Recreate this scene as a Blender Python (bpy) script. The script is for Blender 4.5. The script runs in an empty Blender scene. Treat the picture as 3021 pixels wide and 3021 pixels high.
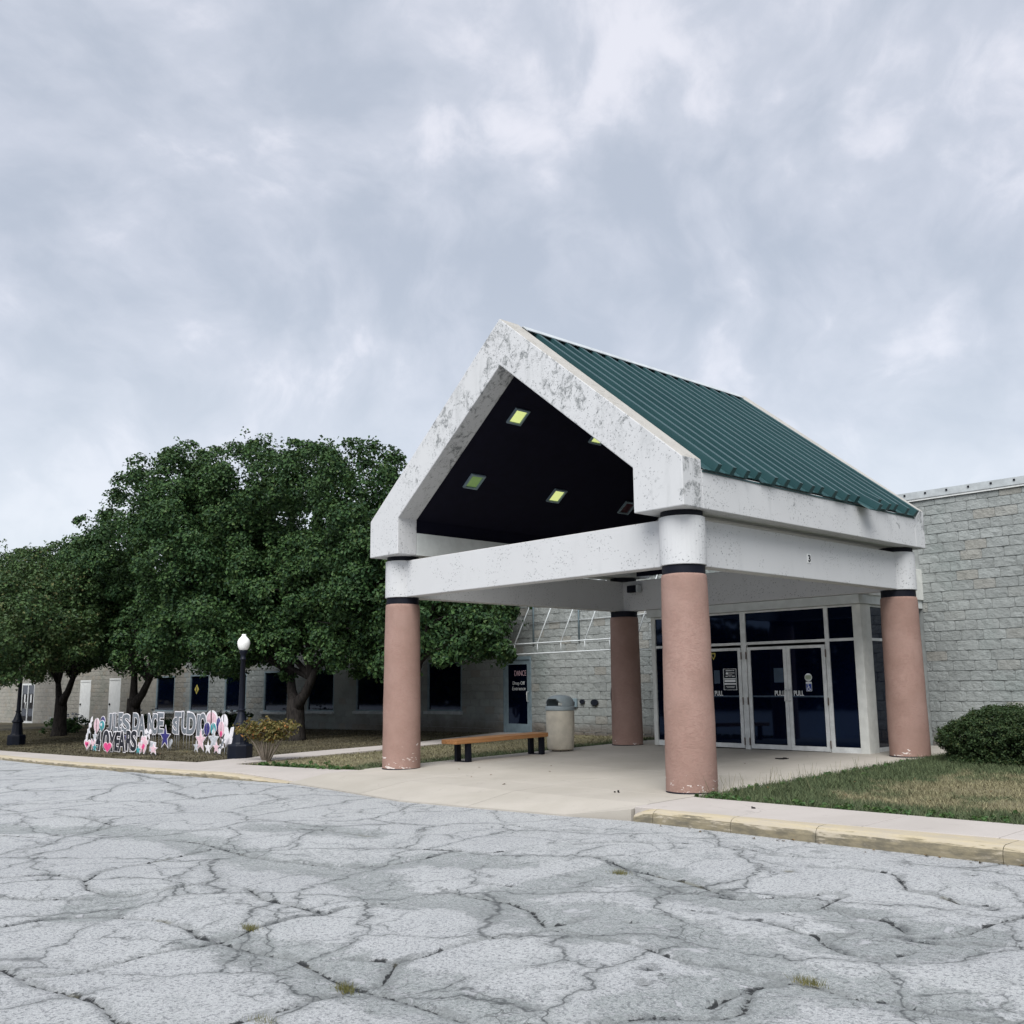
import bpy, bmesh, math, random
import numpy as np
from mathutils import Vector, Matrix, Euler
random.seed(7); RNG = np.random.default_rng(7)
SC = bpy.context.scene; COL = SC.collection
R = math.radians

# ------------------------------------------------------------------ camera, sky, sun, exposure
def make_camera():
    yaw, pitch, roll = 0.8257, 0.1701, -0.0095
    cy, sy, cp, sp = math.cos(yaw), math.sin(yaw), math.cos(pitch), math.sin(pitch)
    f = Vector((-sy*cp, cy*cp, sp)); r = Vector((cy, sy, 0)); u = r.cross(f)
    c, s = math.cos(roll), math.sin(roll)
    r2 = c*r + s*u; u2 = -s*r + c*u
    cam = bpy.data.objects.new('camera', bpy.data.cameras.new('camera'))
    m = Matrix((r2, u2, -f)).transposed().to_4x4()
    m.translation = Vector((14.5895, -10.7774, 1.4102))
    cam.matrix_world = m
    cam.data.sensor_width = 36; cam.data.lens = 36*2970.2/3021; cam.data.clip_end = 3000; cam.data.clip_start = 0.05
    COL.objects.link(cam); SC.camera = cam
make_camera()
SC.view_settings.view_transform = 'Standard'; SC.view_settings.look = 'None'
SC.view_settings.gamma = 1; SC.view_settings.use_curve_mapping = False
SC.view_settings.exposure = 1.52

class NT:
    """small helper to write node trees"""
    def __init__(s, tree): s.t = tree; s.n = tree.nodes; s.l = tree.links
    def node(s, typ, **kw):
        n = s.n.new(typ)
        for k, v in kw.items():
            setattr(n, k, v)
        return n
    def put(s, sock, v):
        if v is None: return
        if hasattr(v, 'is_output') or isinstance(v, bpy.types.NodeSocket): s.l.new(v, sock)
        else:
            if sock.type == 'RGBA' and not isinstance(v, (int, float)) and len(v) == 3: v = (*v, 1)
            sock.default_value = v
    def math(s, op, a, b=None, clamp=False):
        n = s.node('ShaderNodeMath', operation=op, use_clamp=clamp)
        s.put(n.inputs[0], a); s.put(n.inputs[1], b); return n.outputs[0]
    def vmath(s, op, a, b=None):
        n = s.node('ShaderNodeVectorMath', operation=op); s.put(n.inputs[0], a); s.put(n.inputs[1], b); return n.outputs[0]
    def noise(s, vec, scale, detail=5, rough=.55, dist=0, off=None):
        n = s.node('ShaderNodeTexNoise')
        if off is not None: vec = s.vmath('ADD', vec, off)
        s.put(n.inputs['Vector'], vec); n.inputs['Scale'].default_value = scale; n.inputs['Detail'].default_value = detail
        n.inputs['Roughness'].default_value = rough; n.inputs['Distortion'].default_value = dist
        return n.outputs[0]
    def voro(s, vec, scale, feature='F1', out=0, rand=1):
        n = s.node('ShaderNodeTexVoronoi', feature=feature); s.put(n.inputs['Vector'], vec); n.inputs['Scale'].default_value = scale
        n.inputs['Randomness'].default_value = rand
        return n.outputs[out]
    def ramp(s, v, a, b, lo=0., hi=1., smooth=True):
        n = s.node('ShaderNodeMapRange', interpolation_type='SMOOTHSTEP' if smooth else 'LINEAR')
        s.put(n.inputs[0], v); s.put(n.inputs[1], a); s.put(n.inputs[2], b); s.put(n.inputs[3], lo); s.put(n.inputs[4], hi); return n.outputs[0]
    def mix(s, f, a, b, blend='MIX'):
        n = s.node('ShaderNodeMix', data_type='RGBA', blend_type=blend)
        s.put(n.inputs[0], f); s.put(n.inputs[6], a); s.put(n.inputs[7], b); return n.outputs[2]
    def mapping(s, vec, scale=(1, 1, 1), loc=(0, 0, 0), rot=(0, 0, 0)):
        n = s.node('ShaderNodeMapping'); s.put(n.inputs[0], vec); n.inputs[1].default_value = loc; n.inputs[2].default_value = rot; n.inputs[3].default_value = scale
        return n.outputs[0]
    def sep(s, vec):
        n = s.node('ShaderNodeSeparateXYZ'); s.put(n.inputs[0], vec); return n.outputs
    def comb(s, x, y, z):
        n = s.node('ShaderNodeCombineXYZ'); s.put(n.inputs[0], x); s.put(n.inputs[1], y); s.put(n.inputs[2], z); return n.outputs[0]
    def attr(s, name):
        return s.node('ShaderNodeAttribute', attribute_name=name).outputs['Fac']
    def rnd(s): return s.node('ShaderNodeObjectInfo').outputs['Random']
    def isl(s): return s.node('ShaderNodeNewGeometry').outputs['Random Per Island']

SUN_EL, SUN_AZ = R(50), math.atan2(.55, -.83)      # azimuth measured from +y towards +x
def make_world():
    w = bpy.data.worlds.new('World'); SC.world = w; w.use_nodes = True
    t = w.node_tree; t.nodes.clear(); k = NT(t)
    sky = k.node('ShaderNodeTexSky', sky_type='NISHITA', sun_disc=False, sun_elevation=SUN_EL, sun_rotation=SUN_AZ)
    tc = k.node('ShaderNodeTexCoord').outputs['Generated']
    x, y, z = k.sep(tc)
    zz = k.math('ADD', k.math('MAXIMUM', z, 0.0), .55)
    p = k.comb(k.math('DIVIDE', x, zz), k.math('DIVIDE', y, zz), 0.0)
    p = k.mapping(p, rot=(0, 0, R(-35)), scale=(1.0, 1.0, 1))
    warp = k.vmath('SCALE', k.comb(k.math('SUBTRACT', k.noise(p, 1.6, 4, .5, 0, (5, 5, 5)), .5), k.math('SUBTRACT', k.noise(p, 1.6, 4, .5, 0, (2, 9, 5)), .5), 0))
    warp.node.inputs[3].default_value = .40
    q = k.vmath('ADD', p, warp)
    n1 = k.noise(q, 2.3, 10, .52, .0, (3.1, 8.2, 1))
    n2 = k.noise(k.mapping(q, scale=(1.25, .95, 1)), 6.5, 9, .56, .1, (7.7, 1.2, 4))
    n3 = k.noise(p, 1.2, 3, .5, .1, (1.7, 5.2, 9))
    v = k.math('ADD', k.math('MULTIPLY', n1, .42), k.math('MULTIPLY', n2, .58))
    body = k.ramp(v, .38, .57)
    wisp = k.math('MULTIPLY', k.ramp(v, .51, .62), k.ramp(n3, .36, .58, .3, 1))
    c = k.mix(body, (.445, .486, .562), (.575, .602, .677))
    c = k.mix(k.math('MULTIPLY', wisp, .9), c, (.765, .765, .825))
    # the cloud sheet thins to an even pale veil low over the land
    low = k.ramp(z, .03, .42, 1, 0)
    streak = k.noise(k.mapping(p, scale=(.6, 1.6, 1)), 1.7, 7, .55, .3, (4, 4, 2))
    veil = k.mix(k.ramp(streak, .50, .68), (.70, .735, .785), (.57, .615, .68))
    c = k.mix(k.math('MULTIPLY', low, .93), c, veil)
    c = k.mix(.02, c, sky.outputs[0])
    bg = k.node('ShaderNodeBackground'); k.put(bg.inputs[0], c); bg.inputs[1].default_value = SKY_STRENGTH
    out = k.node('ShaderNodeOutputWorld'); k.l.new(bg.outputs[0], out.inputs[0])
SKY_STRENGTH = .375
make_world()
def make_sun():
    d = bpy.data.lights.new('sun', 'SUN'); d.energy = 1.5; d.angle = R(42); d.color = (1, .985, .955)
    o = bpy.data.objects.new('sun', d)
    v = Vector((math.sin(SUN_AZ)*math.cos(SUN_EL), math.cos(SUN_AZ)*math.cos(SUN_EL), math.sin(SUN_EL)))
    o.rotation_euler = v.to_track_quat('Z', 'Y').to_euler(); o.location = (20, -25, 40)
    COL.objects.link(o)
make_sun()

# ------------------------------------------------------------------ materials
def new_mat(name):
    m = bpy.data.materials.new(name); m.use_nodes = True
    k = NT(m.node_tree); b = m.node_tree.nodes['Principled BSDF']
    pos = k.node('ShaderNodeTexCoord').outputs['Object']
    gp = k.node('ShaderNodeNewGeometry').outputs['Position']
    return m, k, b, gp
def fin(k, b, col, rough=.8, spec=.3, bump=None, bstr=.3, bdist=.01, metal=0):
    k.put(b.inputs['Base Color'], col); k.put(b.inputs['Roughness'], rough)
    k.put(b.inputs['Specular IOR Level'], spec); b.inputs['Metallic'].default_value = metal
    if bump is not None:
        n = k.node('ShaderNodeBump'); n.inputs['Strength'].default_value = bstr; n.inputs['Distance'].default_value = bdist
        k.put(n.inputs['Height'], bump); k.l.new(n.outputs[0], b.inputs['Normal'])
def plain(name, col, rough=.6, spec=.3, var=.12, scale=6, metal=0, bstr=.1):
    m, k, b, p = new_mat(name)
    n = k.noise(p, scale, 6, .6)
    c = k.mix(k.ramp(n, .3, .7), tuple(v*(1-var) for v in col), tuple(min(1, v*(1+var)) for v in col))
    fin(k, b, c, rough, spec, k.noise(p, scale*9, 3), bstr, .004, metal); return m

def m_stucco(name, stain):
    m, k, b, p = new_mat(name)
    x, y, z = k.sep(p)
    nx, ny, nz = k.sep(k.node('ShaderNodeNewGeometry').outputs['True Normal'])
    big = k.noise(p, .8, 5, .6); mid = k.noise(p, 3.2, 6, .65, .4)
    base = k.mix(k.ramp(big, .35, .7), (.545, .552, .56), (0.526, 0.531, 0.540))
    base = k.mix(k.ramp(mid, .52, .75, 0, .35), base, (.52, .525, .53))
    streak = k.noise(k.mapping(p, scale=(3.2, 3.2, .5)), 1.5, 7, .65, .3)
    base = k.mix(k.ramp(streak, .54, .70, 0, .5 if stain else .2), base, (.42, .43, .435))
    # where the paint has let go: clusters of flakes, thick high on the rakes and on the outer corners
    dens = k.ramp(z, 4.3, 5.6, .55, 1) if stain else .22
    if stain:
        cor = k.math('MULTIPLY', k.ramp(x, 6.50, 6.665), k.math('MAXIMUM', k.ramp(y, .0, -.12), k.ramp(y, 5.95, 6.1)))
        dens = k.math('MAXIMUM', dens, k.math('MULTIPLY', cor, 1.15))
    cl = k.math('MULTIPLY', k.ramp(k.noise(p, 1.25, 4, .6, .3, (2, 6, 3)), .34, .52), dens)
    n = k.noise(k.mapping(p, scale=(1, 1, .8)), 6.5, 9, .7, 1.1)
    thr = k.math('SUBTRACT', .74, k.math('MULTIPLY', cl, .21))
    flake = k.ramp(n, thr, k.math('ADD', thr, .02))
    nv = k.math('SUBTRACT', k.noise(p, 14), .5)
    chip = k.voro(k.vmath('ADD', p, k.comb(k.math('MULTIPLY', nv, .12), k.math('MULTIPLY', nv, .1), k.math('MULTIPLY', nv, .1))), 24)
    spot = k.noise(p, 2.1, 5, .62, 0, (9, 2, 1))
    chips = k.math('MULTIPLY', k.ramp(chip, .25, .17), k.ramp(k.math('ADD', spot, k.math('MULTIPLY', cl, .12)), .48, .56))
    edge = k.math('MULTIPLY', k.ramp(k.math('ABSOLUTE', k.math('SUBTRACT', n, k.math('SUBTRACT', thr, .028))), .0, .011, 1, 0), k.ramp(cl, .15, .5))
    c = k.mix(k.math('MULTIPLY', flake, .85), base, k.mix(k.ramp(k.noise(p, 15, 6, .65), .35, .65), (.13, .14, .145), (.44, .45, .45)))
    c = k.mix(k.math('MULTIPLY', chips, .75), c, (.19, .20, .205))
    c = k.mix(k.math('MULTIPLY', edge, .6), c, (.27, .28, .29))
    # settled grime on faces that look up
    c = k.mix(k.math('MULTIPLY', k.ramp(nz, .3, .6), .85), c, k.mix(mid, (.27, .255, .225), (.46, .44, .40)))
    h = k.math('SUBTRACT', k.math('MULTIPLY', k.noise(p, 55, 4, .6), .35), k.math('MULTIPLY', flake, .6))
    h = k.math('SUBTRACT', h, chips)
    fin(k, b, c, .85, .2, h, .5, .008); return m
def m_column():
    m, k, b, p = new_mat('pink_stucco')
    x, y, z = k.sep(p)
    n = k.noise(p, 2.2, 6, .6); f = k.noise(p, 16, 5, .6)
    c = k.mix(k.ramp(n, .3, .7), (0.274, 0.177, 0.146), (0.328, 0.218, 0.184))
    c = k.mix(k.math('MULTIPLY', k.ramp(f, .45, .75), .35), c, (.33, .20, .17))
    # white chips low down, a few higher up
    low = k.math('MULTIPLY', k.ramp(k.math('ADD', z, k.math('MULTIPLY', k.noise(p, 3.5, 3), .5)), .35, .75, 1, 0), k.ramp(k.noise(p, 2.6, 3, .5, 0, (3, 8, 1)), .35, .6, .62, 1.04))
    ch = k.noise(k.mapping(p, scale=(7, 7, 17)), 1.2, 5, .6, .6)
    thr = k.math('ADD', .76, k.math('MULTIPLY', low, -.185))
    chip = k.ramp(ch, thr, k.math('ADD', thr, .02))
    c = k.mix(chip, c, (.72, .66, .63))
    trowel = k.noise(k.mapping(p, scale=(1, 1, 2.3)), 6, 4, .55, 2.6)
    ridge = k.ramp(k.math('ABSOLUTE', k.math('SUBTRACT', trowel, .52)), 0, .05, 1, 0)
    c = k.mix(k.math('MULTIPLY', k.math('MULTIPLY', ridge, k.ramp(k.noise(p, 1.7, 3), .40, .56)), .40), c, (.25, .145, .12))
    h = k.math('ADD', k.math('MULTIPLY', ridge, -.5), k.math('MULTIPLY', k.noise(p, 60, 4), .5))
    fin(k, b, c, .85, .2, h, .5, .008); return m
def m_block(name, tint):
    m, k, b, p = new_mat(name)
    r = k.math('FRACT', k.math('ADD', k.math('MULTIPLY', k.rnd(), 3.7), k.isl()))
    n = k.noise(p, 9, 7, .65); g = k.noise(p, .55, 5, .55, .4); mo = k.noise(k.mapping(p, rot=(.3, .6, .2), scale=(1, 1, 1.8)), 17, 6, .62, .8)
    a = tuple(v*.90 for v in tint); d = tuple(v*1.08 for v in tint)
    c = k.mix(r, a, d)
    c = k.mix(k.ramp(n, .4, .75, 0, .4), c, tuple(v*.68 for v in tint))
    c = k.mix(k.math('MULTIPLY', k.ramp(g, .5, .72), .45), c, (tint[0]*.62, tint[1]*.72, tint[2]*.70))
    c = k.mix(k.math('MULTIPLY', k.ramp(k.math('FRACT', k.math('MULTIPLY', r, 7.3)), .86, .95), .3), c, (.30, .25, .19))
    # rising damp and splash dirt on the lowest courses
    z = k.sep(p)[2]
    damp = k.math('MULTIPLY', k.ramp(k.math('ADD', z, k.math('MULTIPLY', k.noise(p, 1.8, 4), .5)), .35, .9, 1, 0), k.ramp(k.sep(p)[0], -16, -12, .0, .75))
    c = k.mix(damp, c, (.115, .088, .068))
    h = k.math('ADD', n, k.math('MULTIPLY', mo, .5))
    fin(k, b, c, .92, .15, h, 1.0, .03); return m
def m_concrete(name, a, d):
    m, k, b, p = new_mat(name)
    n = k.noise(p, .8, 6, .6, .3); s = k.noise(p, 45, 4, .65); r = k.rnd(); st = k.noise(p, 3.1, 8, .66, .6)
    c = k.mix(k.ramp(n, .3, .7), a, d)
    c = k.mix(k.math('MULTIPLY', r, .35), c, tuple(v*.88 for v in a))
    c = k.mix(k.ramp(st, .58, .76, 0, .4), c, tuple(v*.6 for v in a))
    c = k.mix(k.ramp(s, .62, .8, 0, .5), c, tuple(v*.55 for v in a))
    vo = k.voro(k.vmath('ADD', p, k.vmath('SCALE', k.comb(k.noise(p, 1.4, 5), k.noise(p, 1.4, 5, .5, 0, (5, 5, 5)), 0), None)), .45, 'DISTANCE_TO_EDGE')
    hair = k.math('MULTIPLY', k.ramp(vo, .0, .004, 1, 0), k.ramp(n, .5, .62, 0, .35))
    c = k.mix(hair, c, tuple(v*.45 for v in a))
    fin(k, b, c, .9, .2, k.math('ADD', s, k.math('MULTIPLY', st, .5)), .25, .006); return m
def m_kerb():
    m, k, b, p = new_mat('faded_yellow_kerb')
    n = k.noise(k.mapping(p, scale=(1, 5, 5)), 3, 7, .65, .4); f = k.noise(p, 30, 4, .65)
    up = k.sep(k.node('ShaderNodeNewGeometry').outputs['True Normal'])[2]
    c = k.mix(k.ramp(n, .35, .65), (0.441, 0.378, 0.261), (0.396, 0.351, 0.279))
    c = k.mix(k.ramp(f, .5, .8, 0, .5), c, (.36, .32, .26))
    worn = k.math('MULTIPLY', k.ramp(k.math('ADD', up, k.math('MULTIPLY', k.math('SUBTRACT', n, .5), 3.0)), .22, .60, 1, 0), .85)
    c = k.mix(worn, c, k.mix(k.ramp(k.noise(k.mapping(p, scale=(1, 3, 3)), 5, 5, .6), .35, .65), (.10, .092, .07), (.22, .19, .125)))
    fin(k, b, c, .9, .2, k.math('ADD', n, k.math('MULTIPLY', f, .6)), .5, .012); return m
def m_road():
    m, k, b, p = new_mat('weathered_asphalt')
    agg = k.noise(p, 130, 3, .75); agg2 = k.noise(p, 42, 5, .75); n = k.noise(p, .7, 6, .6, .5); n2 = k.noise(p, 4.2, 8, .70, .7)
    n3 = k.noise(p, 13, 6, .7); st = k.voro(p, 75)
    dc = k.attr('crack'); dw = k.attr('worn')
    light = k.mix(k.ramp(n, .3, .7), (0.318, 0.332, 0.339), (0.387, 0.402, 0.404))
    light = k.mix(k.ramp(n2, .5, .75, 0, .5), light, (0.265, 0.287, 0.301))
    # stones showing through, pale and dark
    light = k.mix(k.ramp(agg, .48, .60, 0, .8), light, (0.554, 0.554, 0.564))
    light = k.mix(k.ramp(agg2, .50, .60, 0, .8), light, (.16, .165, .175))
    light = k.mix(k.math('MULTIPLY', k.ramp(st, .22, .10), .6), light, (.10, .105, .11))
    worn = k.mix(n3, (0.133, 0.155, 0.152), (0.221, 0.246, 0.239))
    worn = k.mix(k.ramp(agg, .48, .60, 0, .7), worn, (0.348, 0.357, 0.357))
    worn = k.mix(k.ramp(agg2, .50, .62, 0, .75), worn, (.085, .095, .10))
    # worn channels: distance field broken up with noise, plus free patches
    wv = k.math('ADD', dw, k.math('MULTIPLY', k.math('SUBTRACT', n2, .5), .9))
    wv = k.math('ADD', wv, k.math('MULTIPLY', k.math('SUBTRACT', n, .5), .5))
    wm = k.ramp(wv, .07, -.07)
    free = k.ramp(k.math('ADD', k.math('MULTIPLY', n, .45), k.math('MULTIPLY', n2, .55)), .525, .555)
    wm = k.math('MAXIMUM', wm, k.math('MULTIPLY', k.math('MULTIPLY', free, k.ramp(k.noise(p, .28, 2, .5, 0, (3, 1, 0)), .46, .64)), .5))
    c = k.mix(k.math('MULTIPLY', wm, k.ramp(n3, .3, .65, .35, .75)), light, worn)
    peel = k.math('MULTIPLY', k.ramp(k.noise(p, 6, 8, .72, .8, (3, 3, 0)), .585, .60), wm)
    c = k.mix(k.math('MULTIPLY', peel, .75), c, (.40, .405, .42))
    # traced cracks, ragged, some closed up; a thin web between them
    gap = k.ramp(k.noise(p, 1.9, 5, .6, 0, (6, 2, 0)), .34, .50, .45, 1)
    w = k.math('MULTIPLY', k.math('ADD', .011, k.math('MULTIPLY', k.ramp(n2, .50, .70), .055)), gap)
    cr = k.ramp(k.math('ADD', dc, k.math('MULTIPLY', k.math('SUBTRACT', n3, .5), .055)), k.math('MULTIPLY', w, .3), w, 1, 0)
    halo = k.ramp(k.math('ADD', dc, k.math('MULTIPLY', k.math('SUBTRACT', n2, .5), .42)), 0, .08, .55, 0)
    def wob(sc, am, o):
        return k.math('MULTIPLY', k.math('SUBTRACT', k.noise(p, sc, 4, .6, 0, o), .5), am)
    pd = k.vmath('ADD', p, k.comb(k.math('ADD', wob(1.1, .75, (8, 8, 8)), wob(7, .16, (1, 2, 3))), k.math('ADD', wob(1.1, .75, (3, 5, 1)), wob(7, .16, (6, 2, 9))), 0))
    v1 = k.voro(pd, .62, 'DISTANCE_TO_EDGE'); v3 = k.voro(k.vmath('ADD', pd, (4.3, 1.7, 0)), 1.5, 'DISTANCE_TO_EDGE')
    m1 = k.ramp(k.noise(p, .8, 4, .6, 0, (2, 6, 0)), .33, .50); m3 = k.ramp(k.noise(p, 1.0, 4, .6, 0, (7, 2, 0)), .44, .59)
    thin = k.ramp(n3, .35, .6, .35, 1)
    web1 = k.math('MULTIPLY', k.math('MAXIMUM', k.math('MULTIPLY', k.ramp(v1, .0, .009, 1, 0), m1), k.math('MULTIPLY', k.ramp(v3, .0, .014, .7, 0), m3)), thin)
    web_shade = k.math('MAXIMUM', k.math('MULTIPLY', k.ramp(k.math('ADD', v1, wob(5, .05, (4, 4, 4))), .0, .05, .42, 0), m1), k.math('MULTIPLY', k.ramp(k.math('ADD', v3, wob(5, .08, (4, 4, 4))), .0, .06, .32, 0), m3))  # dark bands painting the shadow halo of the web cracks into the colour
    c = k.mix(web_shade, c, (.155, .168, .168))
    c = k.mix(k.math('MULTIPLY', web1, .66), c, (.07, .075, .078))
    v2 = k.voro(pd, 4.2, 'DISTANCE_TO_EDGE')
    web2 = k.math('MULTIPLY', k.math('MULTIPLY', k.ramp(v2, .0, .022, 1, 0), wm), k.ramp(k.noise(p, 1.7, 5, .6, 0, (1, 6, 3)), .48, .62))
    c = k.mix(k.math('MULTIPLY', web2, .75), c, (.065, .07, .07))
    c = k.mix(halo, c, (.15, .16, .16))
    c = k.mix(k.math('MULTIPLY', web1, .8), c, (.07, .075, .078))
    c = k.mix(cr, c, (.028, .030, .032))
    crumb = k.math('MULTIPLY', k.ramp(k.math('ADD', dc, k.math('MULTIPLY', k.math('SUBTRACT', n3, .5), .22)), .0, .07, 1, 0), k.ramp(k.noise(p, 1.5, 5, .65, 0, (5, 5, 9)), .54, .62))
    c = k.mix(k.math('MULTIPLY', crumb, k.ramp(agg2, .42, .55, .9, .35)), c, (.045, .05, .055))
    moss = k.math('MULTIPLY', k.ramp(dc, .0, .04, 1, 0), k.ramp(k.noise(p, 1.3, 4, .6, 0, (4, 9, 0)), .62, .68))
    c = k.mix(k.math('MULTIPLY', moss, .6), c, (.13, .12, .07))
    h = k.math('ADD', k.math('MULTIPLY', agg2, .6), k.math('MULTIPLY', agg, .5))
    h = k.math('SUBTRACT', h, k.math('MULTIPLY', cr, 1.5))
    h = k.math('SUBTRACT', h, k.math('MULTIPLY', wm, .5)); h = k.math('ADD', h, k.math('MULTIPLY', peel, .4))
    fin(k, b, c, .92, .2, h, .9, .012); return m
def m_grass(name, blades):
    m, k, b, p = new_mat(name)
    g = k.attr('green'); r = k.isl() if blades else k.noise(p, 28, 5, .7)
    n = k.noise(p, 1.1, 6, .62, .5); n2 = k.noise(p, 6, 5, .65)
    gv = k.math('ADD', g, k.math('ADD', k.math('MULTIPLY', k.math('SUBTRACT', n, .5), 2.2), k.math('MULTIPLY', k.math('SUBTRACT', n2, .5), 1.2)))
    t = k.ramp(gv, .05, .55, 0, .85)
    dry = k.mix(r, (.11, .10, .06), (.30, .275, .165)); grn = k.mix(r, (.030, .055, .026), (.080, .115, .052))
    c = k.mix(t, dry, grn)
    if not blades: c = k.mix(.35, c, (.075, .06, .04))
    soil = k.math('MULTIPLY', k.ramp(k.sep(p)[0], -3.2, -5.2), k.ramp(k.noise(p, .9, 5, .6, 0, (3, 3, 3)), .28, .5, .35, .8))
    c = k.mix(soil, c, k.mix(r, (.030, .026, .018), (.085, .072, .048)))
    fin(k, b, c, .8, .2, None if blades else n2, .6, .03); return m
def m_leaf(name, cols, trans=.25):
    m, k, b, p = new_mat(name)
    r = k.isl(); n = k.noise(p, .9, 4, .6)
    c = k.mix(r, cols[0], cols[1])
    c = k.mix(k.math('MULTIPLY', k.ramp(k.math('FRACT', k.math('MULTIPLY', r, 13.7)), .90, .96), .8), c, cols[2])
    c = k.mix(k.math('MULTIPLY', k.ramp(n, .5, .7), .5), c, cols[3])
    fin(k, b, c, .55, .22)
    tr = k.node('ShaderNodeBsdfTranslucent'); k.put(tr.inputs[0], k.mix(.5, c, (.16, .22, .04)))
    mx = k.node('ShaderNodeMixShader'); mx.inputs[0].default_value = trans
    k.l.new(b.outputs[0], mx.inputs[1]); k.l.new(tr.outputs[0], mx.inputs[2])
    k.l.new(mx.outputs[0], k.n['Material Output'].inputs[0]); return m
def m_bark():
    m, k, b, p = new_mat('dark_bark')
    n = k.noise(k.mapping(p, scale=(6, 6, 1)), 4, 7, .65, .5)
    fin(k, b, k.mix(k.ramp(n, .3, .7), (.012, .011, .011), (.042, .037, .034)), .95, .1, n, .8, .03); return m
def m_wood():
    m, k, b, p = new_mat('varnished_wood')
    n = k.noise(k.mapping(p, scale=(26, 1.2, 26)), 1, 7, .6, 1.2)
    c = k.mix(k.ramp(n, .3, .7), (.30, .135, .05), (.43, .215, .085)); c = k.mix(k.math('MULTIPLY', k.rnd(), .3), c, (.24, .11, .04))
    fin(k, b, c, .5, .4, n, .15, .003); return m
def m_roof():
    m, k, b, p = new_mat('green_roof_metal')
    n = k.noise(k.mapping(p, scale=(.5, 3, .5)), 2.2, 6, .6)
    c = k.mix(k.ramp(n, .3, .7), (0.017, 0.055, 0.061), (0.024, 0.070, 0.076)); c = k.mix(k.math('MULTIPLY', k.rnd(), .35), c, (.016, .054, .058))
    fin(k, b, c, .45, .4, k.noise(p, 3, 3), .05, .01); return m
def m_glass():
    m, k, b, p = new_mat('dark_glass')
    n = k.noise(p, 1.2, 3)
    fin(k, b, k.mix(n, (.0004, .0008, .005), (.0008, .003, .014)), .03, .30, k.noise(p, 1.6, 2), .03, .01)
    b.inputs['Specular Tint'].default_value = (.35, .55, 1, 1); return m
def m_lamp(name, col, s):
    m, k, b, p = new_mat(name)
    b.inputs['Base Color'].default_value = (*[v*.5 for v in col], 1); b.inputs['Roughness'].default_value = .4
    b.inputs['Emission Color'].default_value = (*col, 1); b.inputs['Emission Strength'].default_value = s; return m

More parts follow.
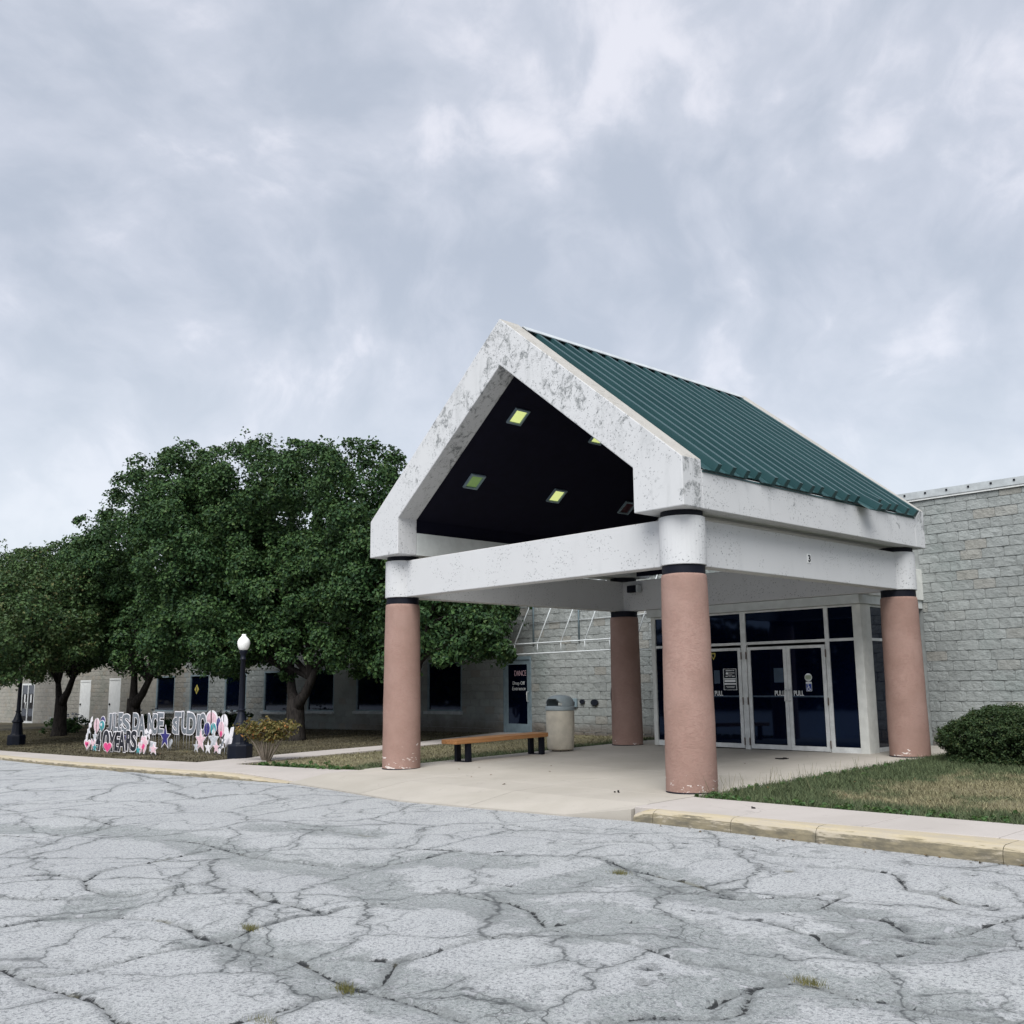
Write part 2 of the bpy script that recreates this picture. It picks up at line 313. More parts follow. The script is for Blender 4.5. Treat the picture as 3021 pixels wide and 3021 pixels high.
M = dict(
    stucco=m_stucco('white_stucco', False), stain=m_stucco('stained_white_stucco', True), column=m_column(),
    block=m_block('grey_split_block', (0.311, 0.331, 0.325)), blockw=m_block('warm_split_block', (0.328, 0.313, 0.278)),
    mortar=plain('mortar', (.27, .285, .28), .95, .1), slab=m_concrete('pad_concrete', (0.378, 0.352, 0.308), (0.440, 0.409, 0.365)),
    walk=m_concrete('walk_concrete', (0.396, 0.365, 0.339), (0.453, 0.418, 0.392)), kerb=m_kerb(), road=m_road(),
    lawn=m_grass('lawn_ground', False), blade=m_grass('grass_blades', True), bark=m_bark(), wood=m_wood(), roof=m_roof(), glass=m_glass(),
    leaf=m_leaf('maple_leaves', ((.007, .028, .012), (.055, .110, .032), (.085, .13, .042), (.019, .056, .020)), .08),
    leaf2=m_leaf('yellowing_leaves', ((.013, .034, .014), (.066, .118, .038), (.13, .12, .045), (.055, .075, .028)), .10),
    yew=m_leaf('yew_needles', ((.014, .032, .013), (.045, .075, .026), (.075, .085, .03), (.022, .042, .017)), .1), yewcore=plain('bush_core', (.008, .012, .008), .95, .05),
    shrub=m_leaf('shrub_leaves', ((.085, .085, .028), (.20, .155, .055), (.40, .15, .055), (.30, .135, .05))),
    weed=m_leaf('weed_leaves', ((.035, .085, .03), (.085, .16, .05), (.11, .16, .05), (.05, .10, .035))),
    black=plain('black_paint', (.004, .005, .011), .6, .2), navy=plain('dark_ceiling', (.005, .005, .014), .7, .15),
    frame=plain('silver_aluminium', (.66, .675, .665), .5, .35), bluegrey=plain('blue_grey_paint', (.20, .265, .30), .55, .35),
    white=plain('white_paint', (.72, .73, .72), .5, .35, .06), offwhite=plain('cream_plaster', (.62, .63, .60), .8, .2, .08),
    soffit=plain('grey_white_plaster', (.55, .575, .565), .85, .2, .07), pipe=plain('galvanised_pipe', (.50, .53, .54), .45, .4),
    lamppost=plain('lamp_post_paint', (.003, .005, .012), .5, .25), globe=plain('opal_globe', (.86, .86, .84), .25, .5, .02),
    bin=plain('tan_bin', (.53, .485, .40), .75, .25, .1), binlid=plain('grey_bin_lid', (.27, .315, .33), .5, .35), binhole=plain('bin_mouth', (.01, .01, .012), .8, .1),
    coping=plain('coping_metal', (.43, .46, .475), .5, .4), rust=plain('rusty_hinge', (.09, .05, .035), .8, .2),
    lettering=plain('white_letters', (.78, .80, .80), .6, .3, .03), pinkish=plain('pink_letters', (.62, .42, .47), .6, .3, .05),
    poster=plain('poster_black', (.01, .013, .02), .4, .3), sticker=plain('sticker_blue', (.02, .06, .30), .4, .3), green=plain('seal_green', (.22, .30, .14), .5, .3),
    yellow=plain('sign_yellow', (.50, .42, .09), .5, .3), paper=plain('paper_behind_glass', (.05, .075, .11), .6, .2),
    sgrey=plain('glitter_grey', (.155, .175, .20), .5, .35, .25, 30), sblack=plain('sign_black', (.008, .010, .018), .5, .3),
    swhite=plain('sign_white', (.74, .72, .75), .5, .3, .05), spink=plain('sign_pink', (.72, .50, .56), .5, .3, .15, 14), shot=plain('sign_hot_pink', (.68, .06, .22), .5, .3),
    steal=plain('sign_teal', (.05, .30, .33), .5, .3, .25, 12), snavy=plain('sign_navy', (.03, .025, .17), .45, .4, .3, 12), ssilver=plain('sign_silver', (.48, .50, .54), .4, .4, .3, 20),
    stake=plain('wire_stake', (.30, .31, .33), .5, .4), litter=plain('dark_litter', (.02, .018, .018), .9, .1),
)
M['farleaf'] = plain('far_foliage', (.030, .045, .022), .9, .1, .5, .4)
M['lit'] = m_lamp('lit_lens', (.78, .88, .33), .27); M['dim'] = m_lamp('dim_lens', (.30, .48, .16), .09); M['off'] = plain('unlit_lens', (.06, .02, .025), .4, .4)

STUDIO = [['J',0.45,-14.49,-14.12,0.24,0.72],['U',0.45,-14.21,-13.88,0.24,0.73],['L',0.45,-14.0,-13.69,0.23,0.74],['E',0.45,-13.76,-13.43,0.22,0.76],['S',0.45,-13.45,-12.82,0.22,0.73],['D',0.45,-12.76,-12.32,0.28,0.76],['A',0.45,-12.35,-11.8,0.17,0.72],['N',0.45,-11.77,-11.36,0.23,0.76],['C',0.45,-11.43,-11.09,0.24,0.77],['E',0.45,-11.18,-10.77,0.26,0.79],['S',0.45,-10.26,-9.85,0.28,0.68],['T',0.45,-10.07,-9.67,0.28,0.83],['U',0.45,-9.75,-9.29,0.29,0.84],['D',0.45,-9.37,-8.85,0.29,0.82],['I',0.45,-8.88,-8.65,0.27,0.78],['O',0.45,-8.7,-8.3,0.29,0.82]]
YEARS = [['4',-0.72,-12.11,-11.79,-0.13,0.35],['0',-0.72,-11.77,-11.3,-0.13,0.38],['Y',-0.72,-11.3,-10.8,-0.13,0.35],['E',-0.72,-10.97,-10.59,-0.11,0.36],['A',-0.72,-10.67,-10.18,-0.11,0.39],['R',-0.72,-10.26,-9.83,-0.08,0.41],['S',-0.72,-9.91,-9.51,-0.07,0.42]]
TREES = [['t1',[[-25.91,2.4,4.93,1.96],[-30.85,2.4,4.84,2.42],[-22.84,2.4,3.73,1.71],[-34.91,2.4,3.73,2.28],[-27.1,2.4,3.16,1.46],[-20.66,2.4,4.09,1.29],[-40.69,2.4,6.13,2.84],[-23.08,2.4,5.1,1.61]]],['t2',[[-15.99,2.6,7.05,1.73],[-18.51,2.6,6.01,1.93],[-13.92,2.6,5.53,1.94],[-19.7,2.6,4.27,1.73],[-14.17,2.6,3.4,1.62],[-16.77,2.6,2.9,1.18],[-12.49,2.6,4.19,1.47],[-21.04,2.6,3.18,1.06],[-22.36,2.6,5.42,1.47],[-14.58,2.6,7.49,1.36],[-11.75,2.6,2.71,0.95]]],['t3',[[-13.32,4.0,7.37,1.62],[-11.09,4.0,7.35,1.14],[-15.5,4.0,6.47,1.64],[-12.9,4.0,5.2,1.55],[-10.35,4.0,4.11,1.43],[-13.25,4.0,3.41,1.43],[-10.46,4.0,2.69,0.95],[-14.03,4.0,2.42,0.73],[-16.22,4.0,3.89,1.21],[-14.2,4.0,5.6,0.9]]],['t4',[[-7.85,4.2,6.77,1.19],[-9.56,4.2,7.13,1.05],[-6.72,4.2,5.44,1.41],[-8.0,4.2,4.8,1.15],[-6.24,4.2,3.81,1.46],[-4.44,4.2,3.27,1.14],[-3.06,4.2,2.65,0.7],[-3.8,4.2,2.32,0.55],[-2.25,4.2,2.31,0.38],[-7.74,4.2,2.95,1.25],[-9.25,4.2,3.85,1.12],[-9.75,4.3,5.75,0.6],[-10.6,4.3,5.1,0.7],[-5.65,4.2,2.51,0.84],[-8.85,4.2,2.36,0.64]]]]
CRACKS = [[[4.44,-7.75],[4.64,-7.47],[4.86,-7.34],[5.23,-7.26],[4.93,-7.05],[4.82,-6.82],[4.8,-6.53],[4.64,-6.09],[4.41,-5.69]],[[6.39,-8.31],[6.38,-8.07],[6.47,-7.75],[6.62,-7.63],[6.9,-7.5],[7.1,-7.39],[7.38,-7.36],[7.7,-7.39],[7.87,-7.33],[7.86,-7.21],[7.8,-7.04],[7.79,-6.86],[7.78,-6.64],[7.89,-6.53],[7.82,-6.29],[7.86,-6.08],[7.96,-5.88]],[[5.21,-7.28],[5.64,-7.41],[5.97,-7.34],[6.09,-7.21],[6.07,-7.02],[6.12,-6.82],[6.07,-6.55],[6.13,-6.41]],[[7.74,-8.6],[7.9,-8.46],[7.95,-8.3],[7.92,-8.1],[7.87,-7.9],[7.87,-7.69],[7.9,-7.48],[7.87,-7.33]],[[7.5,-8.62],[7.74,-8.6],[7.99,-8.59],[8.2,-8.54],[8.46,-8.48],[8.64,-8.45],[8.81,-8.47],[9.1,-8.52],[9.2,-8.52]],[[7.87,-7.33],[8.13,-7.33],[8.43,-7.29],[8.65,-7.22],[8.97,-7.26],[9.25,-7.31],[9.44,-7.31],[9.57,-7.32],[9.72,-7.29],[9.91,-7.28],[10.15,-7.27],[10.39,-7.27]],[[9.6,-8.16],[9.58,-8.03],[9.58,-7.92],[9.58,-7.81],[9.55,-7.69],[9.55,-7.57],[9.53,-7.42],[9.54,-7.32],[9.55,-7.18],[9.41,-7.02],[9.3,-6.89],[9.33,-6.71],[9.31,-6.48],[9.32,-6.26],[9.42,-6.05]],[[9.3,-6.89],[9.11,-6.95],[9.0,-7.0]],[[6.59,-6.43],[7.08,-6.55],[7.41,-6.51],[7.84,-6.5]],[[6.4,-5.07],[6.49,-4.83],[6.52,-4.54],[6.54,-4.15],[6.89,-4.07],[7.04,-3.86]],[[2.85,-4.5],[3.21,-4.32]],[[3.13,-5.32],[3.46,-5.11]],[[1.49,-6.9],[2.02,-6.63],[2.01,-6.27],[1.92,-5.71],[0.97,-5.71],[0.31,-5.88]],[[-1.18,-3.74],[0.18,-3.81],[0.09,-3.3],[0.44,-2.88],[1.52,-3.09]],[[7.82,-5.37],[8.16,-5.41],[8.67,-5.36]],[[7.89,-5.04],[8.2,-4.93]],[[3.5,-5.74],[3.98,-5.6],[4.63,-5.62],[5.26,-5.61],[5.99,-5.39],[6.46,-5.11]],[[3.95,-4.48],[4.43,-4.25],[5.08,-4.16]],[[5.38,-8.02],[5.73,-7.82],[5.97,-7.53]],[[5.78,-4.44],[6.22,-4.3],[6.54,-4.15]],[[-1.52,-6.04],[-1.14,-5.43],[-0.68,-4.76]],[[-6.09,-2.66],[-3.18,-2.95],[-1.24,-3.36]],[[8.67,-5.36],[8.98,-5.44],[9.39,-5.7],[9.43,-5.4]],[[9.47,-6.09],[9.47,-5.73],[9.97,-5.67],[10.18,-5.66],[10.48,-5.71],[10.67,-5.7]],[[8.24,-4.34],[8.37,-4.27]],[[9.11,-4.13],[9.46,-4.1],[9.82,-4.05],[10.14,-3.67],[10.26,-3.42]],[[9.79,-4.66],[9.92,-4.65],[10.02,-4.63]],[[10.22,-4.66],[10.34,-4.59],[10.65,-4.64],[10.84,-4.66],[11.03,-4.84],[11.21,-4.93],[11.4,-4.87],[11.47,-4.66]],[[11.18,-4.37],[11.29,-4.31],[11.42,-4.21],[11.52,-4.01],[11.56,-3.63],[11.64,-3.37]],[[11.32,-4.38],[11.48,-4.35],[11.64,-4.28],[11.94,-4.16]],[[9.61,-2.72],[9.95,-2.53],[10.34,-2.59],[10.64,-3.02],[10.89,-3.06],[11.17,-3.24],[11.54,-3.09]],[[10.44,-3.89],[10.67,-3.92],[10.98,-3.97],[11.23,-4.19]],[[7.35,-3.25],[7.54,-2.87],[7.9,-2.64],[8.19,-2.42]],[[11.13,-6.22],[11.11,-5.93],[11.17,-5.75],[11.23,-5.57],[11.35,-5.55],[11.5,-5.58],[11.64,-5.61],[11.82,-5.54],[11.99,-5.56],[12.22,-5.52],[12.44,-5.49]],[[10.92,-6.97],[10.92,-6.8],[10.97,-6.59],[11.13,-6.44],[11.27,-6.32],[11.31,-6.17],[11.16,-5.88]],[[10.32,-4.11],[10.4,-3.93],[10.37,-3.49]],[[10.58,-7.11],[10.74,-7.04],[10.89,-6.99]],[[10.67,-5.7],[10.87,-5.59],[11.13,-5.58],[11.23,-5.57]],[[7.86,-3.6],[8.48,-3.76],[9.13,-3.84],[9.82,-4.05]],[[5.75,-2.67],[6.33,-2.73],[6.82,-2.49]],[[8.6,-2.3],[9.12,-2.45],[9.56,-2.28]]]
WORN = [[[1.01,-6.76],[2.29,-5.82],[3.65,-5.63],[4.68,-5.68],[5.57,-5.72],[6.43,-5.38],[6.58,-4.58],[7.46,-4.24]],[[3.68,-4.67],[4.3,-4.34],[5.05,-4.14]],[[6.45,-7.67],[6.13,-7.34]],[[7.87,-7.33],[8.57,-7.21],[9.04,-7.19],[9.42,-7.29],[9.96,-7.2],[10.63,-7.16]],[[7.04,-5.51],[7.91,-5.87],[8.46,-5.53],[8.8,-5.48]],[[8.47,-5.17],[8.53,-4.32],[8.48,-3.76],[9.38,-4.17],[9.99,-4.16],[10.33,-3.99]],[[9.31,-5.16],[9.81,-5.16],[10.34,-5.26],[10.9,-5.5],[11.24,-5.62],[11.63,-5.46],[12.12,-5.44]],[[10.97,-4.72],[11.33,-4.74],[11.46,-4.47]],[[10.78,-4.04],[11.28,-4.28],[11.47,-4.12]],[[11.08,-5.96],[11.22,-6.3],[10.99,-6.57]],[[8.86,-5.54],[9.73,-5.61]]]
SPOTS = [[9.57,-2.98],[11.14,-2.61],[11.39,-3.27],[10.94,-4.54],[9.71,-5.19],[9.34,-2.07],[10.67,-6.19],[10.36,-4.25],[10.53,-5.97],[10.82,-2.25],[7.51,-8.61]]
WEEDS = [[9.51,-7.4],[7.8,-7.07],[9.7,-8.01],[8.53,-3.96],[11.35,-5.6],[6.12,-7.09],[10.31,-4.53]]
FRONT_LOBES = [[-16.92,-1.3,2.92,1.19],[-19.32,-1.3,3.43,1.58],[-17.75,-1.3,2.45,0.81],[-23.4,0.6,3.94,1.8],[-19.33,0.6,3.93,1.43]]

# ------------------------------------------------------------------ geometry helpers
class MB:
    """collects shapes that become ONE mesh object"""
    def __init__(s): s.v = []; s.f = []; s.sm = []
    def add(s, vs, fs, smooth=False):
        o = len(s.v); s.v += [tuple(p) for p in vs]; s.f += [tuple(i+o for i in f) for f in fs]; s.sm += [smooth]*len(fs); return s
    def box(s, x0, x1, y0, y1, z0, z1):
        return s.add([(x0,y0,z0),(x1,y0,z0),(x1,y1,z0),(x0,y1,z0),(x0,y0,z1),(x1,y0,z1),(x1,y1,z1),(x0,y1,z1)],
                     [(0,3,2,1),(4,5,6,7),(0,1,5,4),(1,2,6,5),(2,3,7,6),(3,0,4,7)])
    def prism(s, pts, axis, a, b):
        """polygon pts in the plane across axis, extruded from a to b"""
        def P(p, t): return {'x': (t, p[0], p[1]), 'y': (p[0], t, p[1]), 'z': (p[0], p[1], t)}[axis]
        n = len(pts); vs = [P(p, a) for p in pts]+[P(p, b) for p in pts]
        fs = [tuple(range(n)), tuple(range(2*n-1, n-1, -1))]+[(i, i+n, (i+1) % n+n, (i+1) % n) for i in range(n)]
        return s.add(vs, fs)
    def lathe(s, prof, n=24, c=(0,0,0), smooth=True, caps=True):
        vs = []; fs = []
        for r, z in prof:
            for i in range(n):
                a = 2*math.pi*i/n; vs.append((c[0]+r*math.cos(a), c[1]+r*math.sin(a), c[2]+z))
        for j in range(len(prof)-1):
            for i in range(n):
                k = (i+1) % n; fs.append((j*n+i, j*n+k, (j+1)*n+k, (j+1)*n+i))
        s.add(vs, fs, smooth)
        if caps:
            m = len(prof)-1
            s.add(vs[:n], [tuple(range(n-1, -1, -1))]); s.add(vs[m*n:], [tuple(range(n))])
        return s
    def tube(s, pts, rad, n=8, smooth=True):
        pts = [Vector(p) for p in pts]; rad = rad if isinstance(rad, (list, tuple)) else [rad]*len(pts)
        vs = []; fs = []; up = Vector((0, 0, 1)); prev = None
        for i, p in enumerate(pts):
            d = (pts[min(i+1, len(pts)-1)]-pts[max(i-1, 0)]).normalized()
            a = prev if prev is not None else (up if abs(d.z) < .9 else Vector((1, 0, 0)))
            u = (a-d*a.dot(d)).normalized(); w = d.cross(u); prev = u
            for k in range(n):
                t = 2*math.pi*k/n; vs.append(p+(u*math.cos(t)+w*math.sin(t))*rad[i])
        for j in range(len(pts)-1):
            for k in range(n):
                q = (k+1) % n; fs.append((j*n+k, j*n+q, (j+1)*n+q, (j+1)*n+k))
        fs += [tuple(range(n-1, -1, -1)), tuple(range((len(pts)-1)*n, len(pts)*n))]
        return s.add(vs, fs, smooth)
    def mesh(s, name, off=(0,0,0)):
        me = bpy.data.meshes.new(name)
        me.from_pydata([(x-off[0], y-off[1], z-off[2]) for x, y, z in s.v], [], s.f)
        me.polygons.foreach_set('use_smooth', s.sm); me.update()
        bm = bmesh.new(); bm.from_mesh(me); bmesh.ops.recalc_face_normals(bm, faces=bm.faces); bm.to_mesh(me); bm.free()
        return me

WORLD = {}                                        # world position of every thing's origin
def link(name, me, mat, parent=None, loc=(0,0,0)):
    o = bpy.data.objects.new(name, me); COL.objects.link(o)
    if mat is not None and not me.materials: me.materials.append(mat)
    if parent is not None:
        o.parent = parent
    o.location = loc
    return o
def origin(o):
    p = Vector((0, 0, 0))
    while o is not None: p += o.location; o = o.parent
    return p
def obj(name, mb, mat, parent=None, bevel=0, kind=None, label=None, at=None):
    """mb is in world coordinates; the object's origin goes to `at` (world), or to its parent's origin"""
    po = origin(parent) if parent is not None else Vector((0, 0, 0))
    w = Vector(at) if at is not None else po
    o = link(name, mb.mesh(name, w), mat, parent, w-po)
    if bevel:
        b = o.modifiers.new('bevel', 'BEVEL'); b.width = bevel; b.segments = 2; b.limit_method = 'ANGLE'
    if kind: o['kind'] = kind
    if label: o['label'] = label
    return o
def tag(o, label, cat, group=None):
    o['label'] = label; o['category'] = cat
    if group: o['group'] = group
    return o
def thing(name, label, cat, loc=(0,0,0), group=None, kind=None):
    o = bpy.data.objects.new(name, None); COL.objects.link(o); o.location = loc; o.empty_display_size = .2
    return tag(o, label, cat, group)
def copy_tree(o, parent=None):
    c = o.copy(); COL.objects.link(c)
    if parent is not None: c.parent = parent
    for ch in list(o.children): copy_tree(ch, c)
    return c
def np_mesh(name, V, F, nside, smooth=False):
    me = bpy.data.meshes.new(name); nv = len(V); nf = len(F)
    me.vertices.add(nv); me.vertices.foreach_set('co', np.asarray(V, np.float32).ravel())
    me.loops.add(nf*nside); me.loops.foreach_set('vertex_index', np.asarray(F, np.int32).ravel())
    me.polygons.add(nf); me.polygons.foreach_set('loop_start', np.arange(0, nf*nside, nside, dtype=np.int32))
    me.polygons.foreach_set('use_smooth', np.full(nf, smooth)); me.update(calc_edges=True); me.validate(); return me
def fattr(me, name, a):
    at = me.attributes.new(name, 'FLOAT', 'POINT'); at.data.foreach_set('value', np.asarray(a, np.float32).ravel())
FONT_CACHE = {}
def glyphs(text, off=0.0, ext=0.002, align='LEFT'):
    """text as raw verts/faces, in the xz plane facing -y, height of capitals about 0.7"""
    key = (text, off, ext)
    if key not in FONT_CACHE:
        cu = bpy.data.curves.new('t', 'FONT'); cu.body = text; cu.size = 1; cu.offset = off; cu.extrude = 1; cu.resolution_u = 4
        o = bpy.data.objects.new('t', cu); COL.objects.link(o); bpy.context.view_layer.update()
        dg = bpy.context.evaluated_depsgraph_get(); me = bpy.data.meshes.new_from_object(o.evaluated_get(dg))
        v = [tuple(q.co) for q in me.vertices]; f = [tuple(p.vertices) for p in me.polygons]
        COL.objects.unlink(o); bpy.data.objects.remove(o); bpy.data.meshes.remove(me)
        FONT_CACHE[key] = (v, f)
    return FONT_CACHE[key]
def text_mb(text, x0, x1, z0, z1, y, thick, off=0.0, frame=None):
    """text stretched to the box x0..x1, z0..z1, standing in the plane y and thick towards -y"""
    v, f = glyphs(text, off)
    xs = [p[0] for p in v]; ys = [p[1] for p in v]
    ax, bx, ay, by = frame or (min(xs), max(xs), min(ys), max(ys))
    mb = MB()
    mb.add([(x0+(p[0]-ax)/(bx-ax)*(x1-x0), y-thick*.5*(1+p[2]), z0+(p[1]-ay)/(by-ay)*(z1-z0)) for p in v], f)
    return mb
def frame_of(text, off=0.0):
    v, f = glyphs(text, off); xs = [p[0] for p in v]; ys = [p[1] for p in v]; return (min(xs), max(xs), min(ys), max(ys))

SX, SY = .0057, .0213
def gz(x, y):
    x = np.asarray(x, float); y = np.asarray(y, float)
    return SX*np.clip(x, -60, 25)+SY*np.clip(y, -40, 8)-.008*np.clip(-(x+5), 0, 60)
def g(x, y): return float(gz(x, y))
PORT_W, PORT_D = 6.2824, 5.9875; MID = PORT_W/2; WALL_Y = 8.4

# ------------------------------------------------------------------ ground, road, kerb, pavements
KERB = np.array([(-80,-3.3),(-13,-2.86),(-9.1,-2.87),(-6.4,-2.77),(-4.25,-2.6),(-2.6,-2.36),(-1.0,-2.1),(-.4,-1.97),(1,-2.05),(3,-2.25),(4.4,-2.07),(5.8,-1.87),(6.6,-1.69),(6.8,-1.67),(30,-1.67)])
BACK = np.array([(-80,-2.5),(-15.5,-2.04),(-8.6,-1.81),(-4.7,-1.37),(-2.9,-1.02),(-.9,-.86),(-.5,-.6)])
def roff(x): return np.interp(x, (-3, 1, 6, 9), (.09, .115, .14, .155))
def kd(x): return np.interp(x, (6.7, 7.4, 8.6, 10.8), (.14, .15, .20, .38))+np.where(np.asarray(x) < 3, .065, 0)
def yk(x): return np.interp(x, KERB[:, 0], KERB[:, 1])
def yb(x): return np.interp(x, BACK[:, 0], BACK[:, 1])
PATH_L = np.array([(-4.95,-1.4),(-5.35,1.4),(-5.3,3.3),(-5.6,5),(-6.75,8.3)]); PATH_R = np.array([(-3.8,-1.2),(-4.15,.9),(-4.2,2.6),(-4.5,5),(-5.35,8.3)])

def seg_dist(P, lines, nz=None):
    d = np.full(len(P), 9.)
    for ln in lines:
        ln = np.array(ln, float)
        for a, b in zip(ln[:-1], ln[1:]):
            ab = b-a; L = (ab@ab)+1e-9
            lo = np.minimum(a, b)-.9; hi = np.maximum(a, b)+.9
            m = ((P > lo) & (P < hi)).all(1)
            if not m.any(): continue
            q = P[m]; t = np.clip(((q-a)@ab)/L, 0, 1); e = np.hypot(*(q-(a+t[:, None]*ab)).T)
            d[m] = np.minimum(d[m], e)
    return d
def spaced(fine0, fine1, step, lo, hi, grow=1.12):
    a = list(np.arange(fine0, fine1, step)); s = step; x = a[-1]
    while x < hi: s *= grow; x = x+s; a.append(x)
    s = step; x = a[0]; pre = []
    while x > lo: s *= grow; x = x-s; pre.append(x)
    return np.array(pre[::-1]+a)
def build_road():
    xs = spaced(-1.0, 12.6, .026, -140, 60, 1.06); ss = np.concatenate([np.arange(0, 7.6, .026), spaced(7.6, 8, .1, 7.6, 90, 1.2)[1:]])
    X, S_ = np.meshgrid(xs, ss); Y = yk(X)-S_; P = np.stack([X.ravel(), Y.ravel()], 1)
    dc = seg_dist(P, CRACKS); dw = seg_dist(P, WORN)
    for sx, sy in SPOTS: dc = np.minimum(dc, np.maximum(np.hypot((P[:, 0]-sx), (P[:, 1]-sy))-.02, 0))
    wob = .012*np.sin(P[:, 0]*1.3+P[:, 1]*.7)+.010*np.sin(P[:, 0]*-.8+P[:, 1]*1.9+1)
    Z = gz(P[:, 0], P[:, 1])-roff(P[:, 0])+wob*np.clip(S_.ravel()/1.5, 0, 1)-.022*np.exp(-(dc/.022)**2)-.02*np.exp(-(dw/.25)**2)
    h, w = X.shape; i = np.arange(h*w).reshape(h, w)
    F = np.stack([i[:-1, :-1], i[1:, :-1], i[1:, 1:], i[:-1, 1:]], -1).reshape(-1, 4)
    me = np_mesh('road', np.column_stack([P, Z]), F, 4, True); fattr(me, 'crack', dc); fattr(me, 'worn', dw-.30)
    o = link('road', me, M['road']); o['kind'] = 'structure'
build_road()

def green_at(x, y):
    """how green the lawn is: lush by the pavement edges, dry in the middle"""
    x = np.asarray(x, float); y = np.asarray(y, float)
    right = x > 3
    dR = np.minimum(np.abs(y+.45), np.abs(x-6.55)*.8); gr = np.exp(-(dR/.75)**2)*1.25+.02+.35*np.clip(1-(x-6.6)/2.2,0,1)+.5*np.clip((y-3.2)/1.5, 0, 1)
    dL = np.minimum(np.abs(x+.5)*.7, np.abs(y-yb(x))*1.3); gl = np.where(x > -3.4, np.exp(-(dL/.55)**2)*1.2-.1, (-.02+.14*np.sin(x*.7+y)))
    return np.where(right, gr, gl)
def in_path(x, y):
    l = np.interp(y, PATH_L[:, 1], PATH_L[:, 0]); r = np.interp(y, PATH_R[:, 1], PATH_R[:, 0]); return (x > l-.02) & (x < r+.02)
def build_lawn():
    xs = np.concatenate([np.arange(-80, -14, 1.0), np.arange(-14, 14, .15), np.arange(14, 31, 1.)]); ts = np.linspace(0, 1, 64)
    X, T = np.meshgrid(xs, ts)
    front = np.where(X < -.5, yb(X)-.06, np.where(X > 6.6, -.47, -.25)); Y = front+(8.46-front)*T
    lump = .012*np.sin(X*3.1+Y*2.3)+.010*np.sin(X*-2.2+Y*4.1)
    Z = gz(X, Y)-.028+lump*.6
    h, w = X.shape; i = np.arange(h*w).reshape(h, w)
    F = np.stack([i[:-1, :-1], i[:-1, 1:], i[1:, 1:], i[1:, :-1]], -1).reshape(-1, 4)
    me = np_mesh('lawn', np.column_stack([X.ravel(), Y.ravel(), Z.ravel()]), F, 4, True); fattr(me, 'green', green_at(X, Y))
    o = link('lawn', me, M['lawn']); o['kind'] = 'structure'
    # wide base sheet out to the horizon, below everything
    mb = MB(); mb.add([(-900,-900,-2.2),(900,-900,-2.2),(900,900,-2.2),(-900,900,-2.2)], [(0,1,2,3)])
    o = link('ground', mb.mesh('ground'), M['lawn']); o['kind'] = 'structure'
build_lawn()

